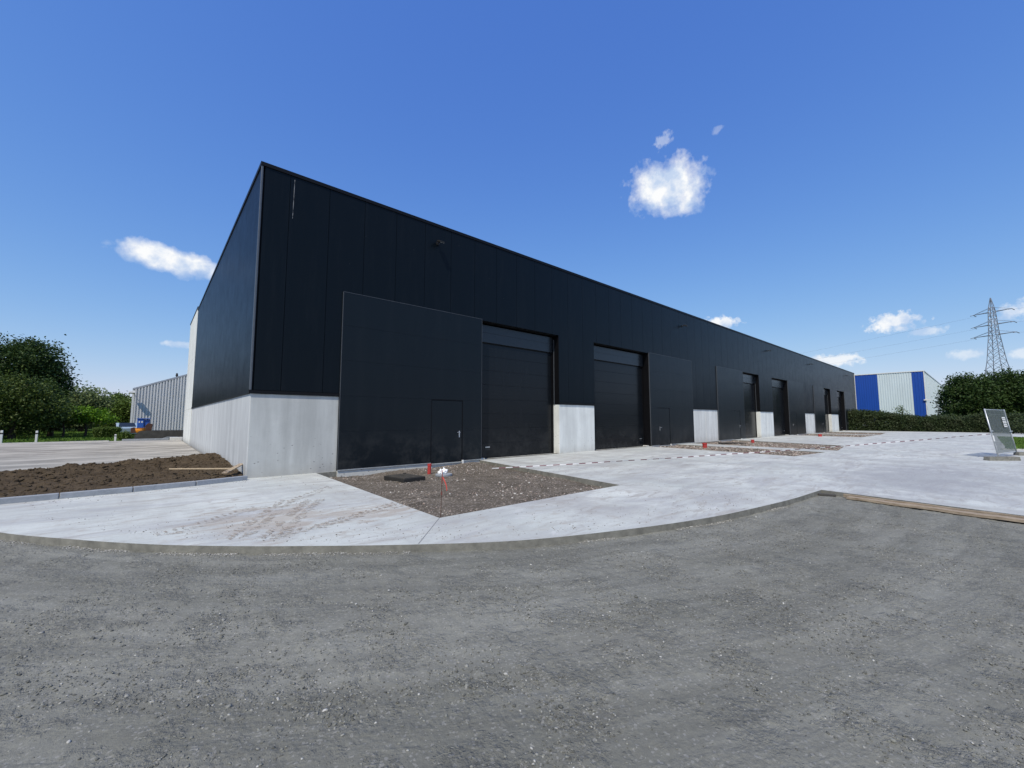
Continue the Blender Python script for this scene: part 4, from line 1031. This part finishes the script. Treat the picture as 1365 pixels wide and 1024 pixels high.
# orange tub with blue container on it
t = thing('orange_tub', 'round orange tub on the low dark wall before the silver shed', 'tub', (-.52,48.2,.62))
q = MB(); q.tube([(0,0,-.22),(0,0,-.12),(0,0,.12),(0,0,.24)], [.22,.34,.40,.38], 16); q.build('tub_body', M['orange'], t, smooth=True)
q = MB(); q.tube([(0,0,.22),(0,0,.26)], .42, 16); q.build('rim', M['orange'], t)
t = thing('blue_container', 'blue plastic container with ribbed sides standing on the orange tub', 'container', (-.46,48.2,.88))
q = MB(); q.box(-.36,.08,-.36,.36,0,.78); q.box(.09,.46,-.28,.34,.02,.76); q.build('container_body', M['blue'], t, bevel=.04)
q = MB(); q.box(-.40,.50,-.40,.40,.78,.84); q.build('lid', M['blue'], t, bevel=.015)
q = MB(); q.box(-.27,-.18,-.372,-.361,.45,.60); q.box(-.10,.0,-.372,-.361,.45,.60); q.build('white_mark', M['white'], t)
q = MB(); q.prism([(-.2,0),(.2,0),(.26,.55),(-.05,.66),(-.24,.4)], 'y', -.15, .15); o = q.build('rusty_bucket', M['rust'], bevel=.02); o.location = (-.05,48.0,.66); tag(o, 'rusty brown bucket leaning beside the blue container', 'bucket')
q = MB(); q.prism([(-.17,0),(.17,0),(.2,.42),(.0,.5),(-.2,.42)], 'y', -.15, .15); o = q.build('brown_pot', M['rust'], bevel=.02); o.location = (-1.02,48.4,.45); tag(o, 'brown pot at the sloping left end of the low wall', 'pot')
# parked car
t = thing('parked_car', 'pale blue-grey car parked at the left corner of the silver shed', 'car', (-1.9,60,-.15), R(96))
q = MB(); prof = [(-2.0,.28),(2.0,.28),(2.08,.55),(1.95,.82),(1.05,.95),(.45,1.38),(-.95,1.42),(-1.65,1.02),(-2.02,.9)]
q.prism(prof, 'y', -.82, .82); q.build('body', M['carpaint'], t, bevel=.06)
q = MB(); q.prism([(.95,.97),(.42,1.33),(-.90,1.36),(-1.5,1.02)], 'y', -.835, .835); q.build('side_windows', M['carglass'], t)
q = MB(); q.v = [(1.06,-.68,.985),(1.06,.68,.985),(.50,.60,1.38),(.50,-.60,1.38)]; q.f = [(0,1,2,3)]; q.build('windscreen', M['carglass'], t)
q = MB(); q.v = [(-1.69,-.66,1.03),(-1.69,.66,1.03),(-1.03,.58,1.42),(-1.03,-.58,1.42)]; q.f = [(0,1,2,3)]; q.build('rear_window', M['carglass'], t)
for xx in (-1.25,1.3):
    for s_ in (-1,1):
        q = MB(); q.tube([(xx,s_*.62,.31),(xx,s_*.84,.31)], .31, 18); wl = q.build('wheel', M['tyre'], t); q = MB(); q.tube([(xx,s_*.84,.31),(xx,s_*.85,.31)], .19, 14); q.build('rim', M['alu'], wl)
for s_ in (-1,1):
    q = MB(); q.box(1.93,2.08,s_*.62-.16,s_*.62+.16,.60,.74); q.build('headlight', M['lens'], t); q = MB(); q.box(-2.06,-1.98,s_*.64-.12,s_*.64+.12,.70,.86); q.build('tail_light', M['red'], t)

# bollards
for x, y, h, lab in ((-7.75,45.3,1.0,'white post with dark top at the far left edge of the yard'), (-6.12,45.3,.95,'white post on the yard edge in front of the lawn'), (-1.95,44.6,.62,'short white post near the clipped hedge')):
    t = thing('marker_post', lab, 'post', (x,y,-.15), 0, 'white marker posts along the back of the yard')
    q = MB(); q.box(-.06,.06,-.05,.05,-.12,h); q.build('post', M['white'], t, bevel=.015)
    q = MB(); q.box(-.063,.063,-.053,.053,h*.74,h*.84); q.build('reflector_band', M['tyre'], t)

# ------------------------------------------------------------------ pylon and its wires
t = thing('lattice_pylon', 'tall grey lattice electricity pylon with three crossarms', 'pylon', (251.5,-4.8,0))
ad = Vector((.455,.89,0)).normalized(); bd = Vector((-ad.y,ad.x,0)); q = MB()
def hw(z):  # half width of the body
    return float(np.interp(z, [0,18,25,36,45.5,50.4], [6.6,4.5,3.1,1.75,1.15,.08]))*.74
def cor(z, i):
    h = hw(z)*.82; s = ((1,1),(1,-1),(-1,-1),(-1,1))[i]; return ad*h*s[0]+bd*h*s[1]+Vector((0,0,z))
lv = [0,9,18,26.5]+[28.5,30.8,33.2,35.6,37.7,39.8,42.3,44.9,46.5,48.2,50.4]
lv = [0,18,21.5,24.6,27.4,30,32.9,35.6,37.7,39.8,42.3,44.9,46.8,50.4]
for i in range(4):
    q.tube([cor(z,i) for z in lv], [.14]*3+[.11]*(len(lv)-3), 4)
    j = (i+1)%4
    for z0_, z1_ in zip(lv[1:-1], lv[2:]): q.tube([cor(z0_,i),cor(z1_,j)], .07, 4, False); q.tube([cor(z0_,j),cor(z1_,i)], .07, 4, False)
    q.tube([cor(18,i),cor(18,j)], .08, 4, False)
    mid_ = (cor(18,i)+cor(18,j))/2; q.tube([cor(8.5,i),mid_], .10, 4, False); q.tube([cor(8.5,j),mid_], .10, 4, False); q.tube([cor(8.5,i),cor(0,j)], .08, 4, False); q.tube([cor(8.5,j),cor(0,i)], .08, 4, False)
q.build('lattice_body', M['pylon'], t)
tips = []
for z, la in ((44.6,5.6),(39.5,5.8),(35.3,6.2)):
    q = MB(); 
    for s in (-1,1):
        e = ad*la*s+Vector((0,0,z))
        for sd in (-1,1): q.tube([bd*.8*sd+ad*s*.7+Vector((0,0,z)), e], .10, 4); q.tube([bd*.5*sd+ad*s*.6+Vector((0,0,z+1.7)), e], .06, 4)
        for k in range(1,5): u = k/5; q.tube([bd*.8*(1-u)+ad*(s*(.7+(la-.7)*u))+Vector((0,0,z)), -bd*.8*(1-u)+ad*(s*(.7+(la-.7)*u))+Vector((0,0,z+.05))], .06, 4)
        for dd in (1,-1):  # strain insulators
            q.tube([e, e+Vector((.9,.0,0)).normalized()*0+bd*dd*1.7+Vector((0,0,-.45))], .13, 6)
        tips.append((z, s, e))
    q.build('crossarm', M['pylon'], t)
PB = Vector((251.5,-4.8,0))
for z, s, e in tips:
    for dd in ((1,) if (bd.dot(Vector((1,1,0))) > 0) == (s > 0) else (-1,)):
        a = PB+e+bd*dd*1.7+Vector((0,0,-.45))
        # next pylon far to the north-east, or to the south
        endp = a+(Vector((160,270,-2)) if bd.dot(Vector((1,1,0)))*dd > 0 else Vector((-70,-280,-2)))
        L_ = (endp-a).length; pts = []
        for k in range(25):
            u = k/24; p = a.lerp(endp,u); p.z -= 4*(2 if endp.y > 0 else 7)*u*(1-u); pts.append(p-a)
        lv_ = {44.6:'top',39.5:'middle',35.3:'lowest'}[z]
        q = MB(); q.tube(pts, .022, 4, False); o = q.build('power_line', M['pylon']); o.location = a
        tag(o, f"{lv_} power line on the {'left' if s > 0 else 'right'} arm end of the pylon, running off to the {'left' if endp.y > 0 else 'right'}", 'power line', 'power lines strung from the pylon')
